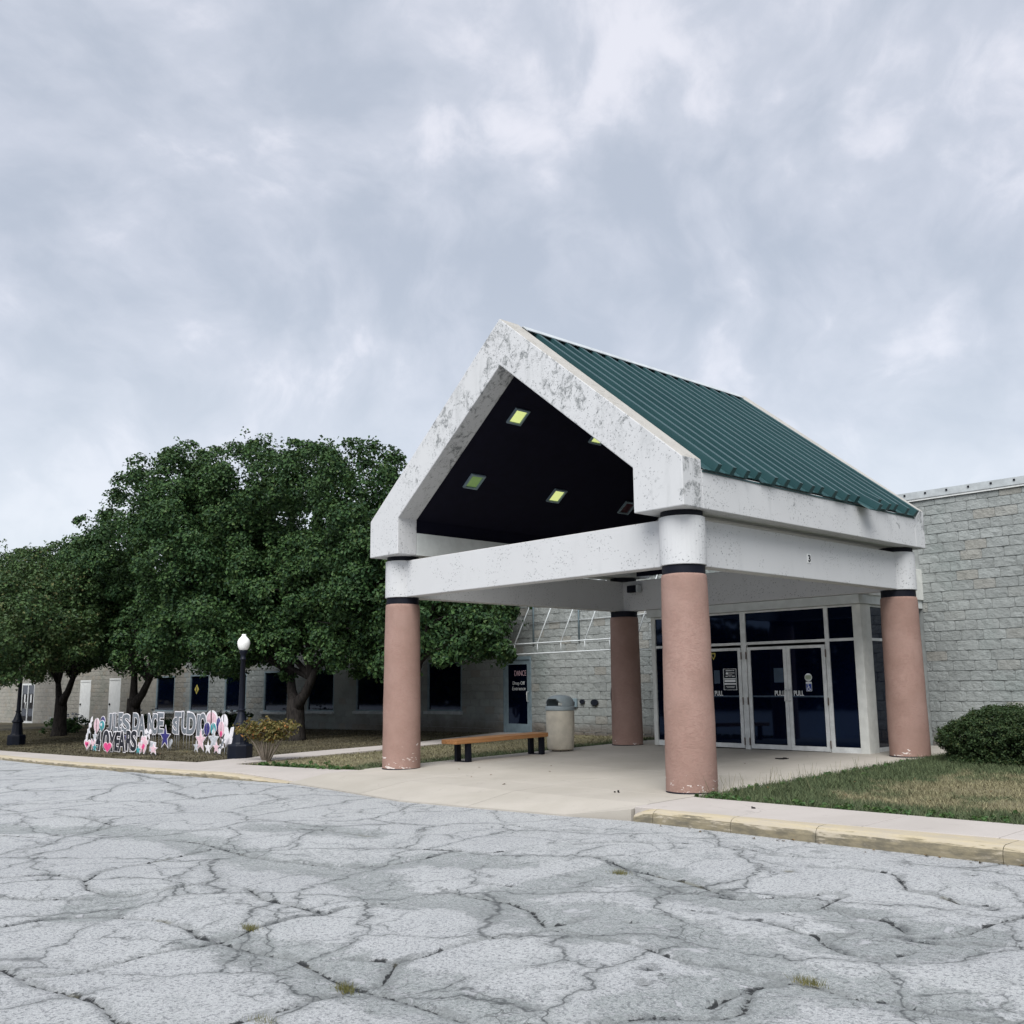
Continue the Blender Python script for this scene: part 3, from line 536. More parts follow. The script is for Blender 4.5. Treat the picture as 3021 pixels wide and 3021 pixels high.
def slab_piece(parent, name, quad, mat, thick=.16, drop=None, bev=.006, n=1):
    """one concrete slab from its four corners (counter-clockwise), following the ground"""
    q = [Vector((x, y, 0)) for x, y in quad]; mb = MB(); vs = []
    for i, p in enumerate(q):
        z = g(p.x, p.y)-(drop[i] if drop else 0); vs.append((p.x, p.y, z))
    mb.add(vs+[(x, y, z-thick) for x, y, z in vs], [(0,1,2,3),(7,6,5,4)]+[(i, i+4, (i+1) % 4+4, (i+1) % 4) for i in range(4)])
    return obj(name, mb, mat, parent, bev)
def setting(name):
    o = bpy.data.objects.new(name, None); COL.objects.link(o); o['kind'] = 'structure'; return o
def build_paving():
    pad = setting('concrete_pad'); xb = [-.5, 1.88, 4.26, 6.6]; yl = [-.45, 1.85, 4.1, 6.2, 8.36]; e = .005
    for a, b in zip(xb[:-1], xb[1:]):
        for c, d in zip(yl[:-1], yl[1:]): slab_piece(pad, 'slab', [(a+e, c+e), (b-e, c+e), (b-e, d-e), (a+e, d-e)], M['slab'])
    # the apron that ramps down to the road
    xa = [-.4, 1.0, 1.88, 3.0, 4.26, 5.8, 6.62]
    for a, b in zip(xa[:-1], xa[1:]):
        e1 = e if a in (-.4, 1.88, 4.26) else 0; e2 = e if b in (1.88, 4.26, 6.62) else 0
        ym = -1.25
        slab_piece(pad, 'apron_slab', [(a+e1, ym), (b-e2, ym), (b-e2, -.45-e), (a+e1, -.45-e)], M['slab'], bev=0)
        ra, rb = float(roff(a))-.02, (float(roff(b))-.02 if b < 6.5 else .03)
        slab_piece(pad, 'apron_slab', [(a+e1, float(yk(a))), (b-e2, float(yk(b))+(.0 if b < 6.5 else .1)), (b-e2, ym), (a+e1, ym)], M['slab'], drop=[ra, rb, 0, 0], bev=0)
    side = setting('sidewalk')
    xr = [6.63, 8.02, 9.4, 10.66, 12.1, 13.6, 15.2, 17, 19]
    for a, b in zip(xr[:-1], xr[1:]): slab_piece(side, 'slab', [(a+.006, float(yk(a)+kd(a))), (b-.006, float(yk(b)+kd(b))), (b-.006, -.45), (a+.006, -.45)], M['walk'])
    xl = [-.41, -1.9, -3.75, -4.95, -6.5, -8.1, -9.7, -11.3, -13, -14.8, -16.7, -18.8, -21, -24, -28, -33, -40, -50, -65]
    for b, a in zip(xl[:-1], xl[1:]):
        def fy(x): return float(yk(x))+.205
        dr = lambda x: .1*float(np.clip((x+1.6)/1.2, 0, 1))
        slab_piece(side, 'slab', [(a+.006, fy(a)), (b-.006, fy(b)), (b-.006, float(yb(b))), (a+.006, float(yb(a)))], M['walk'], drop=[dr(a), dr(b), 0, 0])
    path = setting('footpath')
    for yy0, yy1 in ((-1.2, .3), (.3, 1.7), (1.7, 3.2), (3.2, 4.9), (4.9, 6.6), (6.6, 8.3)):
        L = lambda y: float(np.interp(y, PATH_L[:, 1], PATH_L[:, 0])); Q = lambda y: float(np.interp(y, PATH_R[:, 1], PATH_R[:, 0]))
        if yy0 == -1.2: quad = [(L(-1.2), -1.40), (Q(-1.2), -1.2), (Q(yy1), yy1), (L(yy1), yy1)]
        else: quad = [(L(yy0), yy0+.012), (Q(yy0), yy0+.012), (Q(yy1), yy1), (L(yy1), yy1)]
        slab_piece(path, 'slab', quad, M['walk'], thick=.1)
build_paving()

def build_kerb():
    k = setting('kerb')
    joints_r = [6.72, 7.0, 8.05, 9.05, 10.83, 12.1, 13.4, 15, 16.6, 18.5]
    joints_l = [-.45, -1.35, -2.6, -4.2, -6.0, -8.2, -10.4, -12.7, -15.1, -18, -22, -27, -33, -42, -60]
    def piece(a, b, hf):
        n = max(2, int(abs(b-a)/.12)); xs = np.linspace(a, b, n+1); vs = []; hg = []
        prof = [(0, 0), (.003, .45), (.012, .70), (.034, .87), (.070, .965), (.60, 1.0), (.999, 1.005)]
        for x in xs:
            y = float(yk(x)); w = float(kd(x)); h = float(roff(x))*hf(x); z0 = g(x, y)-float(roff(x))
            for px, pz in prof:
                j = random.uniform(-.003, .003)
                vs.append((x, y+(px if px < .3 else px*w)+j, z0-.05*(pz == 0)+pz*h+j*.5)); hg.append(pz*hf(x))
            vs.append((x, y+w*.999, z0-.05)); hg.append(0)
        m = len(prof)+1; fs = []
        for i in range(n):
            for j in range(m): q = (j+1) % m; fs.append((i*m+j, (i+1)*m+j, (i+1)*m+q, i*m+q))
        fs += [tuple(range(m)), tuple(range(n*m+m-1, n*m-1, -1))]
        mb = MB(); mb.add(vs, fs); o = obj('kerb_stone', mb, M['kerb'], k); fattr(o.data, 'hgt', hg)
    for a, b in zip(joints_r[:-1], joints_r[1:]): piece(a+.0035, b-.0035, lambda x: float(np.clip((x-6.45)/.45, .6, 1)))
    for b, a in zip(joints_l[:-1], joints_l[1:]): piece(a+.0035, b-.0035, lambda x: float(np.clip((-.35-x)/1.9, .08, 1)))
build_kerb()

def blades(name, n, xr, yr, keep, hmin, hmax, wid, mat, tall=0):
    x = RNG.uniform(*xr, n); y = RNG.uniform(*yr, n); m = keep(x, y); x = x[m]; y = y[m]; n = len(x)
    gr = green_at(x, y)
    h = RNG.uniform(hmin, hmax, n)*(1+.9*np.clip(gr, 0, 1)); a = RNG.uniform(0, 2*np.pi, n); w = wid*RNG.uniform(.6, 1.4, n)
    lean = RNG.normal(0, .55, (n, 2))*h[:, None]
    z = gz(x, y)-.03; dx, dy = np.cos(a)*w, np.sin(a)*w
    V = np.empty((n, 3, 3)); V[:, 0] = np.stack([x-dx, y-dy, z], 1); V[:, 1] = np.stack([x+dx, y+dy, z], 1); V[:, 2] = np.stack([x+lean[:, 0], y+lean[:, 1], z+h], 1)
    me = np_mesh(name, V.reshape(-1, 3), np.arange(n*3).reshape(-1, 3), 3); fattr(me, 'green', np.repeat(gr, 3))
    o = link(name, me, mat); o['kind'] = 'stuff'; return o
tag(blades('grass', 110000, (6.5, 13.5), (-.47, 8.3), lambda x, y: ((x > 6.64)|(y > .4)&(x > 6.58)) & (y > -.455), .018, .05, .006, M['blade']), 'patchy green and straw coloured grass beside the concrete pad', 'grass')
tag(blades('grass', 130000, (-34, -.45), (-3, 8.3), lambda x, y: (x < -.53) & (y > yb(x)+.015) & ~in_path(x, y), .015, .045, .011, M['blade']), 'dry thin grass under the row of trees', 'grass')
# ------------------------------------------------------------------ long block building behind
WIN = [(-29.68,-27.8),(-26.32,-24.57),(-23.2,-21.42),(-20.06,-18.3),(-16.96,-15.24),(-13.91,-12.2),(-10.07,-8.42)]
SILL_Z = [.41,.45,.475,.50,.565,.60,.645]; HEAD_Z = [1.93,1.95,1.97,2.0,2.03,2.06,2.12]
DANCE = (-6.6, -5.48, .09, 2.18)
OPEN = [(a, b, s, h) for (a, b), s, h in zip(WIN, SILL_Z, HEAD_Z)]+[DANCE, (-38.93,-37.5,-.36,1.83), (-35.1,-33.7,-.33,1.89), (-48.1,-45.95,-.47,1.75)]
VEST = (.70, 5.52)
WALL_TOP = 4.96
def block_mesh(seed, nx=5, nz=3):
    r = np.random.default_rng(seed); L, H, D = .394, .196, .011
    xs = np.linspace(0, L, nx+2); zs = np.linspace(0, H, nz+2); vs = []; fs = []
    for j, z in enumerate(zs):
        for i, x in enumerate(xs):
            e = i in (0, nx+1) or j in (0, nz+1)
            yy = .0 if e else -(D*.55+r.uniform(0, D))
            xx = x; z2 = z
            if not e:
                xx += r.uniform(-.012, .012); z2 += r.uniform(-.008, .008)
                if i == 1: xx = .006
                if i == nx: xx = L-.006
                if j == 1: z2 = .006
                if j == nz: z2 = H-.006
            vs.append((xx, yy, z2))
    n = nx+2
    for j in range(nz+1):
        for i in range(nx+1):
            q = (j*n+i, j*n+i+1, (j+1)*n+i+1, (j+1)*n+i)
            fs += [(q[0], q[1], q[2]), (q[0], q[2], q[3])] if (i+j) % 2 else [(q[0], q[1], q[3]), (q[1], q[2], q[3])]
    return np.array(vs), np.array(fs)
def build_building():
    b = thing('building', 'long low grey split block building with dark windows behind the trees', 'building', (-8, WALL_Y, 0))
    # backing wall with its openings, mortar coloured
    cuts = sorted(OPEN); mb = MB(); x = -64.; Y0, Y1 = WALL_Y, WALL_Y+.35
    for a, c, z0, z1 in cuts:
        mb.box(x, a, Y0, Y1, -1.2, WALL_TOP); mb.box(a, c, Y0, Y1, -1.2, z0); mb.box(a, c, Y0, Y1, z1, WALL_TOP); x = c
    mb.box(x, 19, Y0, Y1, -1.2, WALL_TOP)
    mb.box(-64, -63.7, Y1, 30, -1.2, WALL_TOP); mb.box(18.7, 19, Y1, 30, -1.2, WALL_TOP); mb.box(-64, 19, 29.7, 30, -1.2, WALL_TOP)
    obj('wall', mb, M['mortar'], b)
    mb = MB(); mb.box(-63.7, 18.7, WALL_Y+.36, 29.6, WALL_TOP-.3, WALL_TOP-.2); obj('roof', mb, M['coping'], b)
    mb = MB(); mb.box(-63.7, 18.7, 11.5, 11.6, -1.2, WALL_TOP-.35); obj('back_room_wall', mb, M['navy'], b)
    # split faced blocks
    vm = [block_mesh(s) for s in range(10)]
    meshes = []
    for i, (v, f) in enumerate(vm): meshes.append(np_mesh('block', v, f, 3))
    for m in meshes: m.materials.append(M['block'])
    todo = []                                            # (x, z, w, h, variant, distance key)
    def course(xa, xb, z, h, shift):
        x = xa-shift
        while x < xb:
            a, c = max(x, xa), min(x+.4064, xb)
            segs = [(a, c, z, z+h)]
            for oa, oc, z0, z1 in OPEN:
                nxt = []
                for s in segs:
                    if s[1] <= oa or s[0] >= oc or s[3] <= z0+.01 or s[2] >= z1-.01: nxt.append(s); continue
                    if s[0] < oa: nxt.append((s[0], oa, s[2], s[3]))
                    if s[1] > oc: nxt.append((oc, s[1], s[2], s[3]))
                    if s[2] < z0-.05 and s[3] > z0: nxt.append((max(s[0], oa), min(s[1], oc), s[2], z0))
                    if s[3] > z1+.05 and s[2] < z1: nxt.append((max(s[0], oa), min(s[1], oc), z1, s[3]))
                segs = nxt
            for s in segs:
                if s[1]-s[0] > .04 and s[3]-s[2] > .03: todo.append(s)
            x += .4064
    z = -.62; i = 0
    while z < WALL_TOP-.02: course(-63.9, .72, z, min(.2054, WALL_TOP-z), (i % 2)*.2032); z += .2054; i += 1
    z = -.1; i = 0
    while z < WALL_TOP-.02: course(5.56, 18.9, z, min(.188, WALL_TOP-z), (i % 2)*.2032+.1*(i % 3 == 0)); z += .188; i += 1
    cam = np.array((14.59, -10.78))
    def keyf(s):
        xm, zm = (s[0]+s[1])/2, (s[2]+s[3])/2
        d = math.hypot(xm-cam[0], WALL_Y-cam[1])
        vis = (5.7 < xm < 8.1 and zm > .75) or (-5.5 < xm < -1.95 and .1 < zm < 3.45)
        return d-(100 if vis else 0)
    todo.sort(key=keyf)
    bp = Vector(b.location)
    for s in todo[:300]:
        k = random.randrange(10); me = meshes[k]
        o = bpy.data.objects.new('block', me); COL.objects.link(o); o.parent = b
        o.location = (s[0]+.004-bp.x, WALL_Y-bp.y, s[2]+.004-bp.z)
        o.scale = ((s[1]-s[0]-.008)/.394, random.uniform(.75, 1.2), (s[3]-s[2]-.008)/.196)
    for nm, mt, sel in (('block_courses', 'block', [s for s in todo[300:] if s[0] > -27.]), ('block_courses', 'blockw', [s for s in todo[300:] if s[0] <= -27.])):
        VV = []; FF = []; o0 = 0
        for s in sel:
            v, f = vm[random.randrange(10)]; v = v*np.array(((s[1]-s[0]-.008)/.394, random.uniform(.75, 1.2), (s[3]-s[2]-.008)/.196))+np.array((s[0]+.004, WALL_Y, s[2]+.004))-np.array(bp)
            VV.append(v); FF.append(f+o0); o0 += len(v)
        o = link(nm, np_mesh(nm, np.concatenate(VV), np.concatenate(FF), 3), M[mt], b); o['kind'] = 'stuff'
    # coping with its clips
    mb = MB(); mb.box(-64.05, 19.05, WALL_Y-.06, WALL_Y+.4, WALL_TOP-.005, WALL_TOP+.135); cp = obj('coping', mb, M['coping'], b)
    mb = MB(); mb.box(-64.05, 19.05, WALL_Y-.045, WALL_Y-.0602+.03, WALL_TOP-.045, WALL_TOP-.004); obj('drip_edge', mb, M['white'], b)
    base = MB(); base.box(-.018, .018, -.012, .0, -.018, .018); cm = base.mesh('clip'); cm.materials.append(M['black'])
    for i in range(14):
        o = bpy.data.objects.new('clip', cm); COL.objects.link(o); o.parent = cp; o.location = (5.4+.42*i-bp.x+.0, WALL_Y-.0605-bp.y, WALL_TOP+.085)
    # windows: frame > pane, sill
    for (a, c), s, h in zip(WIN, SILL_Z, HEAD_Z):
        mb = MB(); t = .06; y0, y1 = WALL_Y-.01, WALL_Y+.07
        mb.box(a, a+t, y0, y1, s, h); mb.box(c-t, c, y0, y1, s, h); mb.box(a+t, c-t, y0, y1, h-t, h); mb.box(a+t, c-t, y0, y1, s, s+t)
        w = obj('window', mb, M['bluegrey'], b, at=((a+c)/2, WALL_Y, s))
        mb = MB(); mb.box(a+t, c-t, y0+.045, y0+.055, s+t, h-t); obj('pane', mb, M['glass'], w)
        mb = MB(); mb.box(a-.08, c+.05, WALL_Y-.10, WALL_Y-.012, s-.075, s+.012); obj('sill', mb, M['coping'], w, .006)
    # yellow diamond sign showing in the second window
    xm, zm = -25.75, 1.35; w = 0.2
    mb = MB(); mb.prism([(xm-w, zm), (xm, zm-w), (xm+w, zm), (xm, zm+w)], 'y', WALL_Y+.022, WALL_Y+.03)
    dsg = obj('diamond_sign', mb, M['yellow'], None, at=(xm, WALL_Y+.03, zm)); tag(dsg, 'small yellow diamond sign with a black walking figure in a dark window', 'sign')
    mb = MB(); yy = (WALL_Y+.016, WALL_Y+.0215)
    mb.prism([(xm+.03*math.cos(t*.785), zm+.09+.03*math.sin(t*.785)) for t in range(8)], 'y', *yy)
    mb.prism([(xm-.03, zm+.05), (xm+.03, zm+.05), (xm+.02, zm-.03), (xm+.06, zm-.12), (xm+.03, zm-.12), (xm, zm-.04), (xm-.05, zm-.12), (xm-.08, zm-.12), (xm-.02, zm-.02)], 'y', *yy)
    obj('walking_figure', mb, M['black'], dsg)
    # dance studio door
    a, c, z0, z1 = DANCE; mb = MB(); y0, y1 = WALL_Y-.03, WALL_Y+.08
    mb.box(a, a+.05, y0, y1, z0, z1); mb.box(c-.05, c, y0, y1, z0, z1); mb.box(a+.05, c-.05, y0, y1, z1-.09, z1)
    fr = obj('door_frame', mb, M['bluegrey'], b, .004)
    da, dc_, dz = a+.055, c-.055, z1-.095; mb = MB(); y0, y1 = WALL_Y-.005, WALL_Y+.04
    mb.box(da, da+.12, y0, y1, z0+.01, dz); mb.box(dc_-.12, dc_, y0, y1, z0+.01, dz); mb.box(da+.12, dc_-.12, y0, y1, dz-.12, dz); mb.box(da+.12, dc_-.12, y0, y1, z0+.01, z0+.27)
    d = obj('door', mb, M['bluegrey'], b, .003, label='blue grey glass door lettered DANCE Drop Off Entrance')
    mb = MB(); mb.box(da+.12, dc_-.12, y0+.015, y0+.022, z0+.27, dz-.12); obj('pane', mb, M['glass'], d)
    yl = y0+.0145
    obj('lettering', text_mb('DANCE', -6.17, -5.70, 1.655, 1.80, yl, .004, -.012), M['pinkish'], d)
    obj('lettering', text_mb('Drop Off', -6.24, -5.76, 1.385, 1.505, yl, .004, -.006), M['lettering'], d)
    obj('lettering', text_mb('Entrance', -6.26, -5.73, 1.265, 1.36, yl, .004, -.006), M['lettering'], d)
    mb = MB(); mb.tube([(dc_-.06, y0, 1.22), (dc_-.06, y0-.07, 1.22), (dc_-.06, y0-.07, .97), (dc_-.06, y0, .97)], .013)
    obj('handle', mb, M['frame'], d)
    # two white service doors and the glazed door at the far end
    for a, c, z0, z1 in OPEN[8:10]:
        mb = MB(); mb.box(a, c, WALL_Y-.02, WALL_Y+.06, z1-.07, z1+.02); mb.box(a, a+.05, WALL_Y-.02, WALL_Y+.06, z0, z1-.07); mb.box(c-.05, c, WALL_Y-.02, WALL_Y+.06, z0, z1-.07)
        obj('door_frame', mb, M['white'], b)
        mb = MB(); mb.box(a+.05, c-.05, WALL_Y, WALL_Y+.05, z0, z1-.07); d = obj('door', mb, M['white'], b, .004, label='plain white service door')
        mb = MB(); mb.lathe([(.0, -.06), (.05, -.05), (.05, .0)], 10); kb = obj('handle', MB().add([(a+.16+x, WALL_Y+z-.0, z0+1.0+y) for x, y, z in mb.v], mb.f), M['black'], d)
    a, c, z0, z1 = OPEN[10]; mb = MB(); t = .07; m_ = (a+c)/2
    for x0, x1 in ((a, a+t), (m_-.05, m_+.05), (c-t, c)): mb.box(x0, x1, WALL_Y-.02, WALL_Y+.05, z0, z1)
    for p, q in ((a+t, m_-.05), (m_+.05, c-t)): mb.box(p, q, WALL_Y-.02, WALL_Y+.05, z1-.1, z1); mb.box(p, q, WALL_Y-.02, WALL_Y+.05, z0, z0+.12)
    d = obj('door', mb, M['frame'], b, label='pair of glazed doors with paper notices')
    for p, q in ((a+t, m_-.05), (m_+.05, c-t)):
        mb = MB(); mb.box(p, q, WALL_Y+.01, WALL_Y+.02, z0+.12, z1-.1); obj('pane', mb, M['glass'], d)
        mb = MB(); mb.box(p+.35, p+.55, WALL_Y+.003, WALL_Y+.008, z0+1.15, z0+1.6); obj('notice', mb, M['white'], d)
    mb = MB(); mb.tube([(m_-.1, WALL_Y-.02, z0+.8), (m_-.1, WALL_Y-.09, z0+.8), (m_-.1, WALL_Y-.09, z0+1.15), (m_-.1, WALL_Y-.02, z0+1.15)], .02); obj('handle', mb, M['white'], d)
    return b
BUILD = build_building()

def build_awning():
    t = thing('awning_frame', 'bare silver pipe frame of a removed awning above the drop off door', 'awning frame', (-4, WALL_Y, 2.3))
    yf = 7.5; r = .017; yw = WALL_Y-.04
    xs = [-8.7,-7.83,-6.97,-6.10,-5.17,-4.30,-3.45,-2.62,-1.8,-.95]
    for z, nm in ((2.47, 'front_bar'), (2.205, 'front_bar')):
        mb = MB(); mb.tube([(xs[0], yf, z-.02), (xs[-1], yf, z+.02)], r); obj(nm, mb, M['pipe'], t)
    mb = MB(); mb.tube([(xs[0], yw, 4.05), (xs[-1], yw, 4.05)], r); obj('wall_bar', mb, M['pipe'], t)
    mb = MB(); mb.tube([(-5.5, yw, 3.05), (-1.0, yw, 3.10)], .010); obj('conduit', mb, M['pipe'], t)
    for x in xs:
        mb = MB(); mb.tube([(x, yf, 2.47), (x, yw, 4.05)], .016); obj('rafter', mb, M['pipe'], t)
        mb = MB(); mb.tube([(x, yf, 2.21), (x, yf, 2.47)], .012); obj('strut', mb, M['pipe'], t)
    for x in (-5.34, -3.63):
        mb = MB(); mb.tube([(x, yw, 2.5), (x, yw, 4.3)], .024); obj('conduit', mb, M['bluegrey'], t)
    for x in (xs[0], xs[-1]):
        mb = MB(); mb.tube([(x, yf, 2.205), (x, yw, 2.205)], r); obj('end_bar', mb, M['pipe'], t)
build_awning()
def wall_bits():
    t = thing('meter_box', 'dark grey electrical outlet box low on the block wall behind the bin', 'utility box', (-3.93, WALL_Y-.06, .83))
    mb = MB(); mb.box(-4.12, -3.74, WALL_Y-.085, WALL_Y-.03, .83, 1.05); obj('box', mb, M['bluegrey'], t, .008)
    for x in (-4.02, -3.84):
        mb = MB(); mb.box(x-.05, x+.05, WALL_Y-.095, WALL_Y-.086, .88, .97); obj('socket', mb, M['black'], t, .004)
    for i, (x, z, w, h, l) in enumerate(((-3.56, .97, .09, .06, 'small round dark vent on the block wall right of the outlet box'), (-3.13, .95, .13, .085, 'square dark vent hood on the block wall near the rear column'), (-2.48, 1.14, .09, .26, 'tall narrow dark cover on the block wall beside the rear column'))):
        mb = MB(); mb.prism([(x+w*math.cos(a*math.pi/6), z+h*math.sin(a*math.pi/6)) for a in range(12)], 'y', WALL_Y-.065, WALL_Y-.03)
        o = obj('vent_cover', mb, M['poster'], None, .01, at=(x, WALL_Y-.04, z)); tag(o, l, 'vent')
wall_bits()

# ------------------------------------------------------------------ entrance vestibule
def build_vestibule():
    X0, X1 = .70, 5.53; YV = 6.05; t = thing('entrance_vestibule', 'white framed glass entrance with double doors behind the portico', 'entrance', (3.1, YV, .15))
    zb, zt, ztr, zdo = .145, 2.79, 2.16, 2.09
    def part(nm, mb, mat, par=t, bev=0, lab=None): return obj(nm, mb, mat, par, bev, label=lab)
    # square corner posts
    for a, b in ((.70, .80), (5.36, 5.53)):
        mb = MB(); mb.box(a, b, YV-.01, YV+.12 if a < 1 else YV+.34, zb, zt); part('post', mb, M['offwhite'], t, .006)
    # head fascia, wider box above, roof
    mb = MB(); mb.box(.66, 5.56, YV-.10, WALL_Y, 2.795, 2.955); part('fascia', mb, M['soffit'], t, .006)
    mb = MB(); mb.box(.66, 5.60, YV+.22, WALL_Y, 2.957, 3.555); part('fascia', mb, M['offwhite'], t, .006)
    # mullions and rails on the front
    mul = [(1.12,1.18),(1.98,2.04),(2.91,3.10),(4.78,4.86)]
    xs = [.80]+[v for m in mul for v in m]+[5.36]
    for a, b in mul:
        if a == 2.91:
            for p, q in ((2.945, 3.065),):
                mb = MB(); mb.box(p, q, YV, YV+.06, zb, zt); part('mullion', mb, M['frame'], t, .004)
        else:
            mb = MB(); mb.box(a, b, YV, YV+.06, zb, zt); part('mullion', mb, M['frame'], t, .004)
    spans = [(.80,1.12,0),(1.18,1.98,2),(2.04,2.945,1),(3.065,4.78,1),(4.86,5.36,0)]
    for a, b, kind in spans:
        mb = MB(); mb.box(a, b, YV+.002, YV+.056, zt-.035, zt-.002); mb.box(a, b, YV+.002, YV+.056, ztr-.02, ztr+.03)
        part('rail', mb, M['frame'], t)
        mb = MB(); mb.box(a, b, YV+.025, YV+.033, ztr+.03, zt-.035); part('transom_pane', mb, M['glass'])
        if kind == 0:
            mb = MB(); mb.box(a, b, YV+.002, YV+.056, zb, zb+.11); part('rail', mb, M['frame'])
            mb = MB(); mb.box(a, b, YV+.025, YV+.033, zb+.11, ztr-.02); part('pane', mb, M['glass'])
    def leaf(a, b, hinge, label, text=True, hand=None):
        z0, z1 = zb+.02, zdo; st = .072; y0, y1 = YV-.008, YV+.04
        mb = MB(); mb.box(a, a+st, y0, y1, z0, z1); mb.box(b-st, b, y0, y1, z0, z1); mb.box(a+st, b-st, y0, y1, z1-.055, z1); mb.box(a+st, b-st, y0, y1, z0, z0+.085)
        d = obj('door', mb, M['frame'], t, .003, label=label)
        mb = MB(); mb.box(a+st, b-st, y0+.02, y0+.028, z0+.085, z1-.055); obj('pane', mb, M['glass'], d)
        hx = a-.018 if hinge == 'l' else b+.018
        for z in (z0+.13, 1.06, z1-.16):
            mb = MB(); mb.tube([(hx, y0-.012, z-.07), (hx, y0-.012, z+.07)], .011, 6); obj('hinge', mb, M['rust'], d)
        mb = MB(); mb.box(a+st, b-st, y0+.012, y0+.019, 1.135, 1.165); obj('push_bar', mb, M['paper'], d)
        if hand:
            x = b-.036 if hand == 'r' else a+.036
            mb = MB(); mb.tube([(x, y0, 1.265), (x, y0-.06, 1.265), (x, y0-.06, 1.065), (x, y0, 1.065)], .012); obj('handle', mb, M['white'], d)
        return d, y0+.0195
    l1, yl = leaf(2.055, 2.935, 'r', 'left glass door with black notice, half behind the front column', hand=None)
    l2, _ = leaf(3.085, 3.957, 'l', 'left leaf of the double glass door', hand='r')
    l3, _ = leaf(3.963, 4.77, 'r', 'right leaf of the double glass door with blue wheelchair sticker', hand='l')
    leaf(1.19, 1.97, 'l', 'glass door leaf behind the front column')
    for d, a, b in ((l1, 2.28, 2.475), (l2, 3.665, 3.875), (l3, 4.075, 4.285)):
        obj('lettering', text_mb('PULL', a, b, 1.16, 1.255, yl-.008, .004, .012), M['lettering'], d)
    # black notice with white print
    a, b, z0, z1 = 2.50, 2.81, 1.27, 1.685
    mb = MB(); mb.box(a, b, yl-.006, yl-.001, z0, z1); nt = obj('notice', mb, M['poster'], l1)
    mb = MB(); y = (yl-.0105, yl-.0065)
    def bar(x0, x1, q0, q1): mb.box(a+(b-a)*x0, a+(b-a)*x1, *y, z0+(z1-z0)*q0, z0+(z1-z0)*q1)
    bar(0, .03, 0, 1); bar(.97, 1, 0, 1); bar(.03, .97, 0, .015); bar(.03, .97, .985, 1)
    for q in ((.2, .68, .90, .925), (.72, .84, .90, .925), (.36, .86, .79, .815), (.34, .68, .70, .72), (.18, .34, .63, .665), (.40, .60, .645, .665), (.66, .86, .63, .665), (.06, .94, .50, .55), (.08, .92, .38, .47), (.06, .94, .26, .32), (.2, .84, .16, .175), (.26, .8, .12, .135)): bar(*q)
    mb.prism([(a+.065, z0+.305), (a+.11, z0+.305), (a+.115, z0+.33), (a+.088, z0+.355), (a+.062, z0+.33)], 'y', *y)
    obj('notice_print', mb, M['lettering'], l1)
    # shield, seal and wheelchair stickers
    x, z = 2.275, 1.945
    mb = MB(); mb.prism([(x-.05, z+.06), (x+.05, z+.06), (x+.05, z), (x, z-.08), (x-.05, z)], 'y', yl-.005, yl-.001); obj('shield_sticker', mb, M['yellow'], l1)
    mb = MB(); mb.prism([(x-.03, z+.035), (x+.03, z+.035), (x+.028, z), (x, z-.045), (x-.028, z)], 'y', yl-.009, yl-.0055); obj('shield_mark', mb, M['black'], l1)
    x, z = 4.392, 1.497
    mb = MB(); mb.prism([(x+.075*math.cos(i*math.pi/12), z+.075*math.sin(i*math.pi/12)) for i in range(24)], 'y', yl-.005, yl-.001); obj('seal_sticker', mb, M['lettering'], l3)
    mb = MB()
    for q0, q1, w in ((.026, .036, .05), (.008, .02, .062), (-.01, .002, .062), (-.028, -.016, .06), (-.05, -.042, .035)): mb.box(x-w, x+w, yl-.009, yl-.0055, z+q0, z+q1)
    obj('seal_print', mb, M['green'], l3)
    x0, x1, z0, z1 = 4.335, 4.455, 1.245, 1.415
    mb = MB(); mb.box(x0, x1, yl-.005, yl-.001, z0, z1); obj('sticker', mb, M['lettering'], l3)
    mb = MB(); mb.box(x0+.007, x1-.007, yl-.009, yl-.0055, z0+.007, z1-.035); obj('sticker_field', mb, M['sticker'], l3)
    mb = MB(); cx, cz = 4.395, 1.302; ya, yb_ = yl-.013, yl-.0095
    def ring(cx, cz, r, w, a0, a1, n=14):
        p = [(cx+(r+w)*math.cos(a0+(a1-a0)*i/n), cz+(r+w)*math.sin(a0+(a1-a0)*i/n)) for i in range(n+1)]
        q = [(cx+(r-w)*math.cos(a0+(a1-a0)*i/n), cz+(r-w)*math.sin(a0+(a1-a0)*i/n)) for i in range(n+1)]
        for i in range(n): mb.prism([p[i], p[i+1], q[i+1], q[i]], 'y', ya, yb_)
    ring(cx-.005, cz-.015, .027, .005, R(110), R(350))
    mb.prism([(cx-.012+.010*math.cos(i*.785), cz+.062+.010*math.sin(i*.785)) for i in range(8)], 'y', ya, yb_)
    mb.prism([(cx-.017, cz+.048), (cx-.005, cz+.048), (cx-.002, cz+.028), (cx+.02, cz+.028), (cx+.02, cz+.019), (cx-.001, cz+.019), (cx, cz+.006), (cx+.024, cz+.006), (cx+.036, cz-.026), (cx+.046, cz-.022), (cx+.047, cz-.031), (cx+.03, cz-.037), (cx+.018, cz-.004), (cx-.012, cz-.004)], 'y', ya, yb_)
    obj('wheelchair_symbol', mb, M['lettering'], l3)
    # papers seen faintly on the glass
    mb = MB(); mb.box(3.66, 3.87, yl-.004, yl-.001, 1.41, 1.68); obj('paper', mb, M['paper'], l2)
    mb = MB(); mb.box(2.275, 2.41, yl-.004, yl-.001, 1.40, 1.66); obj('paper', mb, M['paper'], l1)
    # right hand return: rails and panes going back to the wall
    xs_ = 5.45; ya, ybk = YV+.34, WALL_Y-.0
    for q0, q1 in ((zb, zb+.1), (ztr-.02, ztr+.03), (zt-.035, zt)):
        mb = MB(); mb.box(xs_-.03, xs_+.03, ya, ybk-.06, q0, q1); part('rail', mb, M['frame'])
